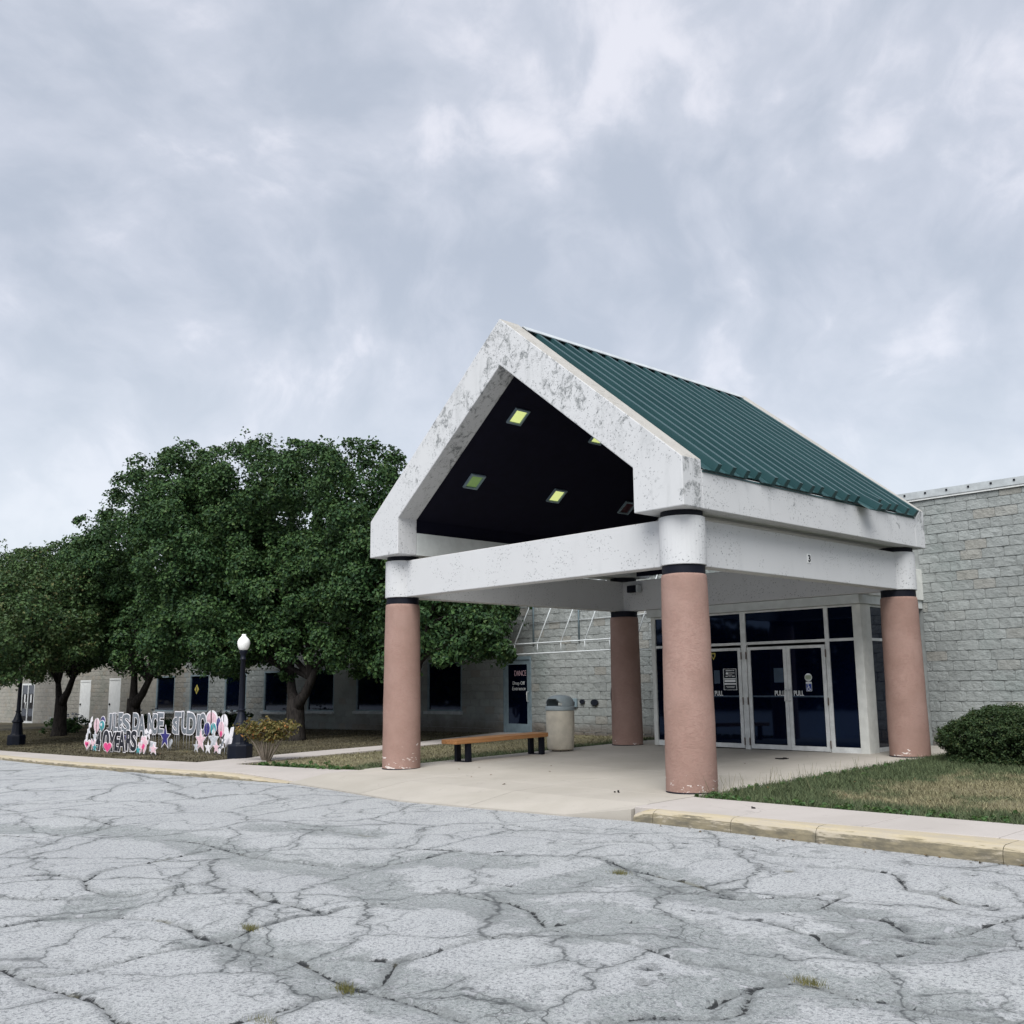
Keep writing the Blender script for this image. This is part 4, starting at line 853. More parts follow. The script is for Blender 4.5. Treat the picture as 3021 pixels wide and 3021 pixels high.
    mb = MB(); mb.box(xs_-.035, xs_+.035, ybk-.06, ybk-.03, zb, zt); part('mullion', mb, M['frame'])
    mb = MB(); mb.box(xs_-.006, xs_+.006, ya, ybk-.06, ztr+.03, zt-.035); part('transom_pane', mb, M['glass'])
    mb = MB(); mb.box(xs_-.006, xs_+.006, ya, ybk-.06, zb+.1, ztr-.02); part('pane', mb, M['glass'])
    mb = MB(); mb.box(.70, .78, YV+.12, WALL_Y-.03, zb, zt); part('side_wall', mb, M['offwhite'])
build_vestibule()
# ------------------------------------------------------------------ portico
def build_portico():
    W, D = PORT_W, PORT_D; t = thing('portico', 'white gabled entrance portico with green metal roof on four pink columns', 'portico', (MID, D/2, .06))
    P = lambda nm, mb, mat, par=None, bev=0, lab=None: obj(nm, mb, mat, par or t, bev, label=lab)
    ZC, ZB0, ZB1, ZG = 2.841, 2.956, 3.607, 3.684
    for (x, y), sx, sy in (((0, 0), -1, -1), ((W, 0), 1, -1), ((W, D), 1, 1), ((0, D), -1, 1)):
        b = g(x, y)
        mb = MB(); n = 48; prof = [(.33, b-.03), (.331, b+.3), (.326, 1.0), (.316, 2.0), (.307, 2.72), (.304, 2.80), (.298, 2.83), (.285, ZC)]
        zs = np.unique(np.concatenate([np.linspace(b-.03, 2.7, 30), [2.74, 2.78, 2.80, 2.815, 2.83, ZC]])); pz = [q[1] for q in prof]; pr = [q[0] for q in prof]
        mb.lathe([(float(np.interp(v, pz, pr)), float(v)) for v in zs], n, (x, y, 0))
        mb.v = [(x+(vx-x)*f, y+(vy-y)*f, vz) for vx, vy, vz in mb.v for f in (1+.008*math.sin(vx*9+vz*2.3)*math.sin(vy*8-vz*3.1)+.004*math.sin(vz*11+vx*17),)]; c = P('column', mb, M['column'])
        mb = MB(); mb.lathe([(.288, ZC-.004), (.288, ZB0+.004)], 36, (x, y, 0)); obj('collar', mb, M['black'], c)
        mb = MB(); mb.lathe([(.334, b-.02), (.336, b+.004), (.331, b+.012)], 36, (x, y, 0)); obj('base_strip', mb, M['black'], c)
        mb = MB(); mb.lathe([(.285, ZB1-.004), (.285, ZG+.006)], 36, (x, y, 0)); P('upper_collar', mb, M['black'])
        # rounded corner of the ring beam
        r = .312; arc = [(r*math.cos(R(180+i*11.25)), r*math.sin(R(180+i*11.25))) for i in range(25)]+[(-.1, .1)]
        pts = [(x+sx*px, y-sy*py) for px, py in arc]
        mb = MB(); mb.prism(pts, 'z', ZB0, ZB1); P('beam_corner', mb, M['stucco'], bev=.008)
    q = .127; r = .1; e = .14
    for x0, x1, y0, y1 in ((e, W-e, -q, r), (e, W-e, D-r, D+q), (-q, r, e, D-e), (W-r, W+q, e, D-e)):
        mb = MB(); mb.box(x0, x1, y0, y1, ZB0+.004, ZB1-.006); P('beam', mb, M['stucco'], bev=.012)
    # gable frames, front and rear
    xl, xr, tt = -.3893, W+.3893, .8416; za, ze, zia, zic = 7.2141, 4.3426, 6.4326, 4.314
    fr = [(xl, ZG), (xl+tt, ZG), (xl+tt, zic), (MID, zia), (xr-tt, zic), (xr-tt, ZG), (xr, ZG), (xr, ze), (MID, za), (xl, ze)]
    for y0, y1 in ((-.4526, -.04), (5.99, 6.345)):
        mb = MB(); mb.prism(fr, 'y', y0, y1); P('gable_frame', mb, M['stain'], bev=.014)
    for sgn in (1, -1):
        X = lambda v: MID+sgn*(v-MID)
        def bx(nm, a, b, z0, z1, mat, bev=0):
            mb = MB(); mb.box(min(X(a), X(b)), max(X(a), X(b)), -.038, 5.988, z0, z1); P(nm, mb, mat, bev=bev)
        bx('side_fascia', xr-.22, xr-.001, ZG+.001, 4.215, M['stain'], .01)
        bx('soffit', xr-tt+.10, xr-.222, ZG+.004, ZG+.09, M['soffit'])
        bx('inner_fascia', xr-tt+.001, xr-tt+.098, ZG+.002, 4.082, M['soffit'])
        bx('ceiling', xr-tt+.06, xr-tt+.09, 4.084, 4.42, M['navy'])
        # sloping dark ceiling
        mb = MB(); c0 = zia+.06; a = X(xr-tt+.09); zz = lambda x: c0-.788*abs(MID-x)
        mb.prism([(a, zz(a)), (MID, c0), (MID, c0+.05), (a, zz(a)+.05)], 'y', -.038, 5.90); P('ceiling', mb, M['navy'])
    mb = MB(); mb.prism([(xl+tt-.02, ZG+.01), (xl+tt-.02, zic), (MID, zia+.05), (xr-tt+.02, zic), (xr-tt+.02, ZG+.01)], 'y', 5.91, 5.97); P('gable_infill', mb, M['navy'])
    # green standing seam roof, panel by panel on the seen slope
    k = .80; nl = math.hypot(1, k); zr = 7.05
    def at(sgn, s, h, y): return (MID+sgn*(s+h*k)/nl, y, zr+(-s*k+h)/nl)
    n = 18; w = 6.02/n
    for i in range(n):
        y0 = -.03+i*w; L = 4.565+random.uniform(-.012, .018); dy = 0; lift = random.uniform(-.004, .004)
        if i == 12: L += .22; dy = .0
        if i in (3, 8, 15): L -= .05
        mb = MB(); sec = [(0, 0), (.006, .012), (w*.34, .010), (w*.40, .016), (w*.66, .010), (w-.118, .012), (w-.112, .125), (w-.030, .125), (w-.022, .012), (w-.004, 0)]
        m = len(sec); vs = []; st = [0.02, L*.5, L-.35, L]
        for j, s in enumerate(st):
            for yy, h in sec: vs.append(at(1, s, h+.006+lift+(.03 if (j == 3 and i in (12, 13)) else 0), y0+yy+dy*(j == 3)))
        fs = [(j*m+q, (j+1)*m+q, (j+1)*m+(q+1) % m, j*m+(q+1) % m) for j in range(len(st)-1) for q in range(m)]
        fs += [tuple(range(m)), tuple(range(len(st)*m-1, (len(st)-1)*m-1, -1))]
        mb.add(vs, fs); P('roof_panel', mb, M['roof'])
    mb = MB(); mb.add([at(-1, .02, .006, -.03), at(-1, .02, .006, 5.985), at(-1, 4.69, .006, 5.985), at(-1, 4.69, .006, -.03), at(-1, .02, .03, -.03), at(-1, .02, .03, 5.985), at(-1, 4.69, .03, 5.985), at(-1, 4.69, .03, -.03)],
        [(0,1,2,3),(7,6,5,4),(0,4,5,1),(1,5,6,2),(2,6,7,3),(3,7,4,0)]); P('roof_sheet', mb, M['roof'])
    mb = MB(); a = [at(-1, .15, .132, 0), at(1, 0, .132, 0), at(1, .15, .132, 0), at(1, .15, .145, 0), at(1, 0, .150, 0), at(-1, .15, .145, 0)]
    mb.prism([(p[0], p[2]) for p in a], 'y', -.02, 5.98); P('ridge_cap', mb, M['coping'])
    # drip strip under the panel ends
    mb = MB(); mb.box(xr-.05, xr+.012, -.03, 5.98, 4.178, 4.200); P('drip_strip', mb, M['roof'])
    # recessed lights on the left ceiling slope
    sl = math.hypot(1, .788); S = Vector((1, 0, .788))/sl; N = Vector((.788, 0, -1))/sl; Yv = Vector((0, 1, 0))
    for (x, y, st, lab) in ((2.425, .60, 'lit', 'lit square ceiling light nearest the gable peak at the portico front'), (1.233, .63, 'dim', 'dim greenish square ceiling light low at the left front of the portico ceiling'),
                            (1.225, 2.71, 'lit', 'bright square ceiling light in the lower row, second from the front'), (1.222, 4.76, 'off', 'unlit dark square ceiling light deep inside the portico by the right gable leg'),
                            (2.40, 2.66, 'lit', 'lit square ceiling light half hidden behind the right gable rake')):
        c = Vector((x, y, zia+.06-.788*(MID-x)))
        L = thing('ceiling_light', lab, 'ceiling light', c, 'recessed lights in the portico ceiling')
        def quad_ring(o, i, h0, h1):
            vs = []; 
            for hw in ((o, h0), (o, h1), (i, h1), (i, h0)):
                for sx, sy in ((-1,-1),(1,-1),(1,1),(-1,1)): vs.append(c+S*sx*hw[0]+Yv*sy*hw[0]+N*hw[1])
            fs = [(a*4+q, a*4+(q+1) % 4, ((a+1) % 4)*4+(q+1) % 4, ((a+1) % 4)*4+q) for a in range(4) for q in range(4)]
            return MB().add(vs, fs)
        obj('frame', quad_ring(.162, .128, .001, .035), M['bluegrey'], L)
        mb = MB(); vs = [c+S*a*.127+Yv*b*.127+N*.006 for a, b in ((-1,-1),(1,-1),(1,1),(-1,1))]+[c+S*a*.05+Yv*b*.05+N*.020 for a, b in ((-1,-1),(1,-1),(1,1),(-1,1))]
        mb.add(vs, [(0,1,5,4),(1,2,6,5),(2,3,7,6),(3,0,4,7),(4,5,6,7)]); obj('lens', mb, M[st], L)
build_portico()
def small_fixtures():
    f = thing('flood_light', 'small dark flood light on the rear portico beam near the back column', 'flood light', (.48, 5.85, 3.42))
    mb = MB(); mb.box(.34, .60, 5.70, 5.83, 3.34, 3.49); obj('housing', mb, M['black'], f, .015)
    mb = MB(); mb.box(.602, .645, 5.69, 5.84, 3.33, 3.50); obj('end_cap', mb, M['coping'], f, .015)
    mb = MB(); mb.box(.42, .54, 5.832, 5.886, 3.37, 3.45); obj('bracket', mb, M['black'], f)
    x = PORT_W+.127; p = thing('number_plate', 'small white plate with a black number 3 on the right portico beam', 'number plate', (x, 2.93, 3.27))
    mb = MB(); mb.box(x+.0005, x+.008, 2.885, 2.985, 3.205, 3.345); obj('plate', mb, M['white'], p)
    v, fc = glyphs('3', .03); a, b, c, d = frame_of('3', .03)
    mb = MB(); mb.add([(x+.0105+.002*q[2], 2.908+(q[0]-a)/(b-a)*.062, 3.22+(q[1]-c)/(d-c)*.11) for q in v], fc); obj('numeral', mb, M['black'], p)
small_fixtures()

# ------------------------------------------------------------------ bench and bin
def build_bench():
    x0, y0 = 0.0, 2.32; z = g(x0, y0); b = thing('bench', 'backless wooden bench on black steel legs on the concrete pad', 'bench', (x0, y0, z))
    def loc(nm, mb, mat, bev): me = mb.mesh(nm); o = link(nm, me, mat, b); m = o.modifiers.new('bevel', 'BEVEL'); m.width = bev; m.segments = 2; return o
    for xa, xb in ((-.215, -.075), (-.068, .068), (.075, .215)):
        mb = MB(); mb.box(xa, xb, -1.25, 1.08, .335, .412); loc('seat_board', mb, M['wood'], .006)
    for yy in (-.92, .95):
        for xx in (-.15, .15):
            mb = MB(); mb.box(xx-.04, xx+.04, yy-.05, yy+.05, .012, .333); loc('leg', mb, M['black'], .004)
        mb = MB(); mb.box(-.19, .19, yy-.05, yy+.05, 0, .0118); loc('foot_bar', mb, M['black'], .002)
    b.rotation_euler = (math.atan(SY), 0, 0)
build_bench()
def build_bin():
    x, y = -.12, 4.07; z = g(x, y); b = thing('litter_bin', 'round tan litter bin with a grey hooded lid at the end of the bench', 'bin', (x, y, z))
    mb = MB(); mb.lathe([(.20, .02), (.245, .03), (.268, .06), (.281, .3), (.288, .60), (.288, .80), (.285, .815)], 40, (x, y, z)); obj('body', mb, M['bin'], b)
    for a in range(4):
        mb = MB(); mb.lathe([(.012, 0), (.012, .03)], 8, (x+.16*math.cos(a*1.57+.78), y+.16*math.sin(a*1.57+.78), z)); obj('foot', mb, M['black'], b)
    mb = MB(); mb.lathe([(.27, .80), (.300, .806), (.303, .82), (.300, .875), (.293, .89), (.262, .897)], 40, (x, y, z)); obj('rim', mb, M['binlid'], b)
    # hood with two opposite mouths
    n, m = 48, 12; vs = []; fs = []
    def prof(t):
        if t < .35: return .285-.004*t, .89+.07*t/.35
        u = (t-.35)/.65*math.pi/2; return .2836*math.cos(u)**.8 if u < 1.56 else .0, .96+.155*math.sin(u)
    for j in range(m+1):
        r, h = prof(j/m)
        for i in range(n): a = 2*math.pi*i/n; vs.append((x+r*math.cos(a), y+r*math.sin(a), z+h))
    for j in range(m):
        for i in range(n):
            a = 360*(i+.5)/n
            dd = min(abs(a-270), abs(a-90)); lim = 56*math.sqrt(max(0, 1-((j+.5)/(m*.62))**2))
            if dd < lim: continue
            k = (i+1) % n; fs.append((j*n+i, j*n+k, (j+1)*n+k, (j+1)*n+i))
    mb = MB(); mb.add(vs, fs, True); o = obj('hood', mb, M['binlid'], b); s = o.modifiers.new('s', 'SOLIDIFY'); s.thickness = .012
    mb = MB(); mb.lathe([(.262, .70), (.262, .86)], 32, (x, y, z), caps=False); mb.lathe([(.26, .72), (.26, .725)], 32, (x, y, z)); obj('liner', mb, M['binhole'], b)
build_bin()

# ------------------------------------------------------------------ street lamps
def build_lamp(x, y, label):
    z = g(x, y)-.02; t = thing('street_lamp', label, 'street lamp', (x, y, z), 'black post lamps along the sidewalk'); c = (x, y, z)
    mb = MB(); mb.lathe([(.27, 0), (.27, .27), (.255, .30), (.20, .305)], 8, c, False); obj('plinth', mb, M['lamppost'], t, .006)
    mb = MB(); mb.lathe([(.185, .3), (.17, .34), (.145, .55), (.135, .66), (.165, .675), (.17, .70), (.15, .735), (.135, .75)], 12, c, False); mb.lathe([(.135, .75), (.11, .82), (.075, .93), (.066, .98), (.085, .99), (.085, 1.02), (.064, 1.03)], 16, c); obj('base', mb, M['lamppost'], t, .003)
    mb = MB(); mb.lathe([(.064, 1.03), (.050, 2.04), (.066, 2.05), (.066, 2.075), (.05, 2.09), (.06, 2.16), (.085, 2.20), (.085, 2.25)], 16, c); obj('post', mb, M['lamppost'], t)
    mb = MB(); mb.lathe([(.070, 2.25), (.093, 2.27), (.118, 2.32), (.133, 2.39), (.131, 2.435), (.105, 2.49), (.065, 2.53), (.045, 2.555), (.045, 2.585), (.04, 2.59)], 28, c); obj('globe', mb, M['globe'], t)
build_lamp(-5.2, -.34, 'black lamp post with white urn globe beside the small orange shrub')
build_lamp(-18.84, -.62, 'black lamp post at the far left end of the lawn, top hidden in leaves')

# ------------------------------------------------------------------ trees, hedge, shrubs
def leaf_cloud(centres, radii, npc, size, droop=.25, up=.35, flat=.75, shell=0, axis=None):
    """leaf-sized faces scattered in clumps; returns V, F (quads). shell > 0 keeps the leaves on the outer, upper side of each clump"""
    n = len(centres)*npc
    c = np.repeat(centres, npc, 0); r = np.repeat(radii, npc)
    d = RNG.normal(0, 1, (n, 3))
    if axis is not None: d += np.repeat(axis, npc, 0)*shell
    d /= np.linalg.norm(d, axis=1)[:, None]
    q = RNG.uniform(.25 if shell else 0, 1, n)**(.45 if not shell else .6)
    off = d*(r*q)[:, None]; off[:, 2] *= flat
    p = c+off
    nrm = d*.8+RNG.normal(0, .5, (n, 3)); nrm[:, 2] += up; nrm /= np.linalg.norm(nrm, axis=1)[:, None]
    a = np.cross(nrm, RNG.normal(0, 1, (n, 3))); a /= np.linalg.norm(a, axis=1)[:, None]; a[:, 2] -= droop; a /= np.linalg.norm(a, axis=1)[:, None]
    b = np.cross(nrm, a)
    s = size*RNG.uniform(.65, 1.35, n)[:, None]
    fold = nrm*s*.18
    V = np.empty((n, 4, 3)); V[:, 0] = p-a*s*.55; V[:, 1] = p+b*s*.42+fold; V[:, 2] = p+a*s*.65; V[:, 3] = p-b*s*.42+fold
    return V.reshape(-1, 3), np.arange(n*4).reshape(-1, 4)
def crown(name, lobes, mat, parent, base, size=.083):
    """boughs: leafy mounds spread over every lobe of the crown, dark gaps between them, loose shoots at the outline"""
    B = []; BR = []; AX = []; C2 = []; C3 = []
    for x, y, z, r in lobes:
        ctr = np.array((x, y, z)); n = max(9, int(21*r*r))
        d = RNG.normal(0, 1, (n, 3)); d /= np.linalg.norm(d, axis=1)[:, None]
        B.append(ctr+d*(r*RNG.uniform(.62, .98, n))[:, None]*np.array((1, 1, .95))); BR.append(RNG.uniform(.26, .55, n)*(.75+.25*min(r, 1.6)))
        ax = d+np.array((0, 0, .75)); AX.append(ax/np.linalg.norm(ax, axis=1)[:, None])
        k = int(14*r*r); d = RNG.normal(0, 1, (k, 3)); d[:, 2] += .5; d /= np.linalg.norm(d, axis=1)[:, None]
        C2.append(ctr+d*(r*RNG.uniform(.98, 1.2, k))[:, None])
        k = int(16*r**3)+4; d = RNG.normal(0, 1, (k, 3)); d /= np.linalg.norm(d, axis=1)[:, None]
        C3.append(ctr+d*(r*RNG.uniform(0, .72, k)**.6)[:, None])
    B, BR, AX, C2, C3 = (np.concatenate(v) for v in (B, BR, AX, C2, C3))
    m = B[:, 1] < 7.9; B, BR, AX = B[m], BR[m], AX[m]; C2 = C2[C2[:, 1] < 8.1]; C3 = C3[C3[:, 1] < 8.1]
    parts = [leaf_cloud(B, BR, 230, size, flat=.85, shell=1.25, axis=AX), leaf_cloud(C2, RNG.uniform(.06, .20, len(C2)), 6, size), leaf_cloud(C3, np.full(len(C3), .24), 14, size*1.2)]
    V = np.concatenate([p[0] for p in parts]); F = np.arange(len(V)).reshape(-1, 4)
    V[:, 1] = np.minimum(V[:, 1], 8.30)
    return link(name, np_mesh(name, V-np.array(base), F, 4), mat, parent)
def build_tree(name, label, bx, by, forks, lobes, mat, rad=.2, shade_lobes=()):
    z = g(bx, by)-.05; t = thing(name, label, 'tree', (bx, by, z), 'row of broad leaved trees on the lawn')
    mb = MB(); h = forks[0]
    mb.tube([(bx, by, z-.1), (bx+.01, by, z+.12), (bx+.02, by, z+.5), (bx, by+.01, z+h*.8), (bx, by, z+h+.15)], [rad*1.55, rad*1.2, rad, rad*.95, rad*.86], 12); obj('trunk', mb, M['bark'], t)
    tops = forks[1]
    for (fx, fy, fz) in tops:
        mb = MB(); p0 = Vector((bx, by, z+h-.05)); p1 = Vector((bx+fx, by+fy, z+fz)); mid = p0.lerp(p1, .45)+Vector((fx*.12, 0, -.05))
        end = p1+(p1-mid)*.9
        mb.tube([p0-Vector((0, 0, .15)), p0.lerp(mid, .5), mid, p1, end], [rad*.72, rad*.62, rad*.52, rad*.4, rad*.2], 9)
        near = sorted(lobes, key=lambda l: (Vector(l[:3])-p1).length)[:4]
        for l in near:
            e = Vector(l[:3]); mb.tube([mid.lerp(p1, .8), p1.lerp(e, .5)+Vector((0, 0, .15)), e, e+(e-p1)*.25], [rad*.36, rad*.25, rad*.13, .012], 6)
            for _ in range(3):
                d = Vector((random.uniform(-1, 1), random.uniform(-1, 1), random.uniform(-.4, .9))).normalized()*l[3]*.85
                mb.tube([p1.lerp(e, .6), e+d*.5, e+d], [rad*.15, rad*.08, .008], 5)
        obj('limb', mb, M['bark'], t)
    full = [tuple(l) for l in lobes]+[(l[0]-.6+random.uniform(-.4, .4), l[1]+1.3+random.uniform(-.2, .5), l[2]+random.uniform(-.3, .1), l[3]*.8) for l in lobes if l[3] > 1.1 and l[2] < 5.6]+[tuple(l) for l in shade_lobes]  # last lobes: unseen crown volume added to block sky light on the wall
    crown('crown', full, mat, t, (bx, by, z))
L = {k: v for k, v in TREES}
L['t1'] += FRONT_LOBES
build_tree('tree', 'forked yellowing tree at the far left of the row', -24.05, 2.4, (1.25, [(-.75, .1, 2.0), (.85, .1, 2.2)]), L['t1'], M['leaf2'], .23)
build_tree('tree', 'tree with a slanting side limb behind the dance studio letters', -18.0, 2.6, (1.15, [(-.05, 0, 2.2), (.95, .1, 1.95)]), L['t2'], M['leaf'], .23, [(-15.6, 6.4, 3.7, 1.4), (-17.6, 6.6, 4.2, 1.3)])
build_tree('tree', 'dark trunked tree behind the lamp post and orange shrub', -10.35, 4.0, (1.0, [(-.5, .1, 2.0), (.75, .1, 1.8)]), L['t3'], M['leaf'], .26, [(-12.6, 6.4, 3.9, 1.5), (-10.2, 6.6, 3.6, 1.45), (-14.8, 6.2, 4.0, 1.4), (-11.4, 6.8, 5.2, 1.3)])
build_tree('tree', 'tree beside the portico, trunk hidden behind the left front column', -5.55, 4.2, (1.15, [(-.5, .1, 2.2), (.5, .1, 2.1)]), L['t4'], M['leaf'], .2, [(-7.9, 6.6, 3.6, 1.4), (-5.9, 6.6, 3.9, 1.4), (-9.2, 6.4, 4.4, 1.3), (-6.8, 6.8, 5.0, 1.2)])

def build_hedge():
    c = np.array((8.45, 6.15, .42)); rad = np.array((1.62, 1.12, .58)); t = thing('hedge_bush', 'clipped dark evergreen bush against the grey block wall', 'bush', (8.45, 6.15, .15))
    n = 2600; d = RNG.normal(0, 1, (n, 3)); d /= np.linalg.norm(d, axis=1)[:, None]
    d = np.sign(d)*np.abs(d)**.8
    lump = 1+.05*np.sin(d[:, 0]*9)+.05*np.sin(d[:, 1]*8+1)+.04*np.sin(d[:, 2]*7)
    p = c+d*rad*(lump*RNG.uniform(.86, 1.0, n))[:, None]; p[:, 2] = np.maximum(p[:, 2], .2)
    V, F = leaf_cloud(p, RNG.uniform(.05, .11, n), 56, .027, .0, .5)
    link('foliage', np_mesh('foliage', V-np.array(t.location), F, 4), M['yew'], t)
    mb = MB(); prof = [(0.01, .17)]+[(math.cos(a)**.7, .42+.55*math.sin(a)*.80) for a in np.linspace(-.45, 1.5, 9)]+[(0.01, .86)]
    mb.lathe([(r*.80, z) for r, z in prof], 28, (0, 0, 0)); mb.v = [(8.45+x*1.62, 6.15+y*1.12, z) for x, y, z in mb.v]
    obj('dark_core', mb, M['yewcore'], t)  # solid dark core added inside the leaf shell to stop the view through
build_hedge()
def build_shrub():
    x, y = -3.95, -.42; z = g(x, y); t = thing('shrub', 'small flat topped shrub turning orange beside the lamp post', 'shrub', (x, y, z))
    tips = []; mb = MB(); rt = Vector((.677, .735, 0)); fw = Vector((-.735, .677, 0))
    for i in range(11):
        s = -1+2*i/10+random.uniform(-.06, .06); f = random.uniform(-.35, .35)
        base = Vector((x, y, z))+rt*.05*s+fw*.05*f; p1 = Vector((x, y, z+.34))+rt*.26*s+fw*.3*f; p2 = Vector((x, y, z+.66))+rt*.56*s+fw*.5*f
        mb.tube([base-Vector((0, 0, .03)), p1, p2], [.020, .014, .006], 6); tips += [p1.lerp(p2, .4), p1.lerp(p2, .75), p2]
        for _ in range(4):
            e = p1.lerp(p2, random.uniform(.1, .8)); d = rt*random.uniform(-.22, .22)+fw*random.uniform(-.25, .25)+Vector((0, 0, random.uniform(.05, .2))); mb.tube([e, e+d*.5+Vector((0, 0, .02)), e+d], [.009, .007, .004], 5); tips.append(e+d)
    obj('stems', mb, plain_twig, t)
    P_ = np.array([tuple(p) for p in tips]); P_[:, 2] = np.minimum(P_[:, 2], z+.76); pr = (P_-np.array((x, y, z)))@np.array(rt); P_ = P_[np.abs(pr) < .62]
    V, F = leaf_cloud(P_, np.full(len(P_), .15), 30, .052, .1, .4)
    link('leaves', np_mesh('leaves', V-np.array((x, y, z)), F, 4), M['shrub'], t)
plain_twig = plain('pale_twig', (.20, .17, .14), .9, .1)
build_shrub()
def build_flowers():
    for (x, y, h, w, lab) in ((-26.6, 3.6, .62, 1.0, 'leafy flowering plant to the left of the forked trunk'), (-21.9, 4.6, .75, 1.3, 'leafy flowering plant between the forked trunk and the white doors'), (-18.6, 6.2, .7, 1.2, 'leafy flowering plant low before the second white door')):
        z = g(x, y); t = thing('flower_plant', lab, 'plant', (x, y, z), 'flowering plants among the trees')
        n = 60; p = np.stack([RNG.normal(x, w*.5, n), RNG.normal(y, .3, n), z+h*RNG.uniform(.05, .8, n)], 1)
        V, F = leaf_cloud(p, np.full(n, .16), 34, .085, .1, .4); link('leaves', np_mesh('leaves', V-np.array((x, y, z)), F, 4), M['leaf'], t)
        p = np.stack([RNG.normal(x, w*.45, 16), RNG.normal(y, .3, 16), z+h*RNG.uniform(.75, 1.15, 16)], 1); V, F = leaf_cloud(p, np.full(16, .045), 14, .06, .0, 1.)
        link('flower_heads', np_mesh('flower_heads', V-np.array((x, y, z)), F, 4), M['ssilver'], t)['kind'] = 'stuff'
build_flowers()
def build_weeds():
    for i, (x, y) in enumerate(WEEDS[:5]):
        z = g(x, y)-.15; t = thing('weed', ('largest dry weed tuft in a crack of the road near the picture bottom', 'small dry tuft on a crack in the middle of the road', 'green tuft in the nearest crack at the bottom edge', 'yellowish moss tuft in the road before the portico', 'pale flat weed tuft in a worn patch at the lower right')[i], 'weed', (x, y, z), 'weeds growing in the asphalt cracks')
        n = 150; bx = RNG.normal(x, .045, n); by = RNG.normal(y, .022, n); a = RNG.uniform(0, 6.28, n); h = RNG.uniform(.008, .032, n); l = RNG.normal(0, .02, (n, 2))
        V = np.empty((n, 3, 3)); V[:, 0] = np.stack([bx-.002*np.cos(a), by-.002*np.sin(a), np.full(n, z-.02)], 1); V[:, 1] = np.stack([bx+.002*np.cos(a), by+.002*np.sin(a), np.full(n, z-.02)], 1); V[:, 2] = np.stack([bx+l[:, 0], by+l[:, 1], z+h], 1)
        link('blades', np_mesh('blades', V.reshape(-1, 3)-np.array((x, y, z)), np.arange(n*3).reshape(-1, 3), 3), M['weedy'], t)['kind'] = 'stuff'
M['weedy'] = m_leaf('dry_weed', ((.10, .10, .03), (.20, .18, .07), (.24, .20, .10), (.12, .12, .05)))
build_weeds()
def build_edge_weeds():
    n = 90; x = RNG.uniform(6.62, 12.5, n); y = -.43+RNG.exponential(.10, n); m = int(n*.3); x2 = 6.63+RNG.exponential(.12, m); y2 = RNG.uniform(-.4, 5.2, m)
    x = np.concatenate([x, x2]); y = np.concatenate([y, y2]); p = np.stack([x, y, gz(x, y)+.015], 1)
    V, F = leaf_cloud(p, RNG.uniform(.02, .05, len(x)), 16, .035, .1, .6); o = link('weeds', np_mesh('weeds', V, F, 4), M['weed']); o['kind'] = 'stuff'; tag(o, 'broad leaved green weeds along the sidewalk edge', 'weeds')
    x = np.concatenate([RNG.uniform(-3.2, -.55, 50)]); y = yb(x)+.03+RNG.exponential(.14, 50); p = np.stack([x, y, gz(x, y)+.012], 1)
    V, F = leaf_cloud(p, RNG.uniform(.03, .06, len(x)), 18, .045, .1, .6); o = link('weeds', np_mesh('weeds', V, F, 4), M['weed']); o['kind'] = 'stuff'; tag(o, 'green weeds on the lawn corner by the left front column', 'weeds')
build_edge_weeds()
def build_stalks():
    n = 130; x = 6.62+RNG.exponential(.16, n); y = RNG.uniform(-.3, 3.6, n); h = RNG.uniform(.08, .26, n); z = gz(x, y)-.03; a = RNG.uniform(0, 6.28, n); l = RNG.normal(0, .22, (n, 2))*h[:, None]
    V = np.empty((n, 4, 3)); c, s_ = np.cos(a)*.003, np.sin(a)*.003
    V[:, 0] = np.stack([x-c, y-s_, z], 1); V[:, 1] = np.stack([x+c, y+s_, z], 1); V[:, 2] = np.stack([x+l[:, 0]+c*.4, y+l[:, 1]+s_*.4, z+h], 1); V[:, 3] = np.stack([x+l[:, 0]-c*.4, y+l[:, 1]-s_*.4, z+h], 1)
    me = np_mesh('grass_stalks', V.reshape(-1, 3), np.arange(n*4).reshape(-1, 4), 4); fattr(me, 'green', np.repeat(RNG.uniform(-.1, .8, n), 4))
    o = link('grass_stalks', me, M['blade']); o['kind'] = 'stuff'; tag(o, 'taller thin grass stalks along the edge of the concrete pad', 'grass')
    # fallen leaves on lawn, pad and gutter
    P_ = [(RNG.uniform(6.7, 10.5), RNG.uniform(-.4, 5)) for _ in range(30)]+[(RNG.uniform(-16, -1), RNG.uniform(-1.2, 7)) for _ in range(150)]+[(RNG.uniform(-.4, 6.4), RNG.uniform(-1, 6)) for _ in range(16)]+[(q, float(yk(q))-abs(RNG.normal(0, .06))-.02) for q in RNG.uniform(7, 11, 26)]
    P_ = np.array(P_); z = np.where(P_[:, 1] < -1.4, gz(P_[:, 0], P_[:, 1])-roff(P_[:, 0]), gz(P_[:, 0], P_[:, 1]))+.008
    V, F = leaf_cloud(np.column_stack([P_, z]), np.full(len(P_), .004), 1, .036, 0, 3.0); o = link('fallen_leaves', np_mesh('fallen_leaves', V, F, 4), M['fallen']); o['kind'] = 'stuff'; tag(o, 'scattered dry fallen leaves on lawn and pavement', 'leaves')
M['fallen'] = m_leaf('fallen_leaf', ((.07, .045, .02), (.16, .10, .045), (.22, .14, .06), (.10, .07, .03)), .05)
build_stalks()
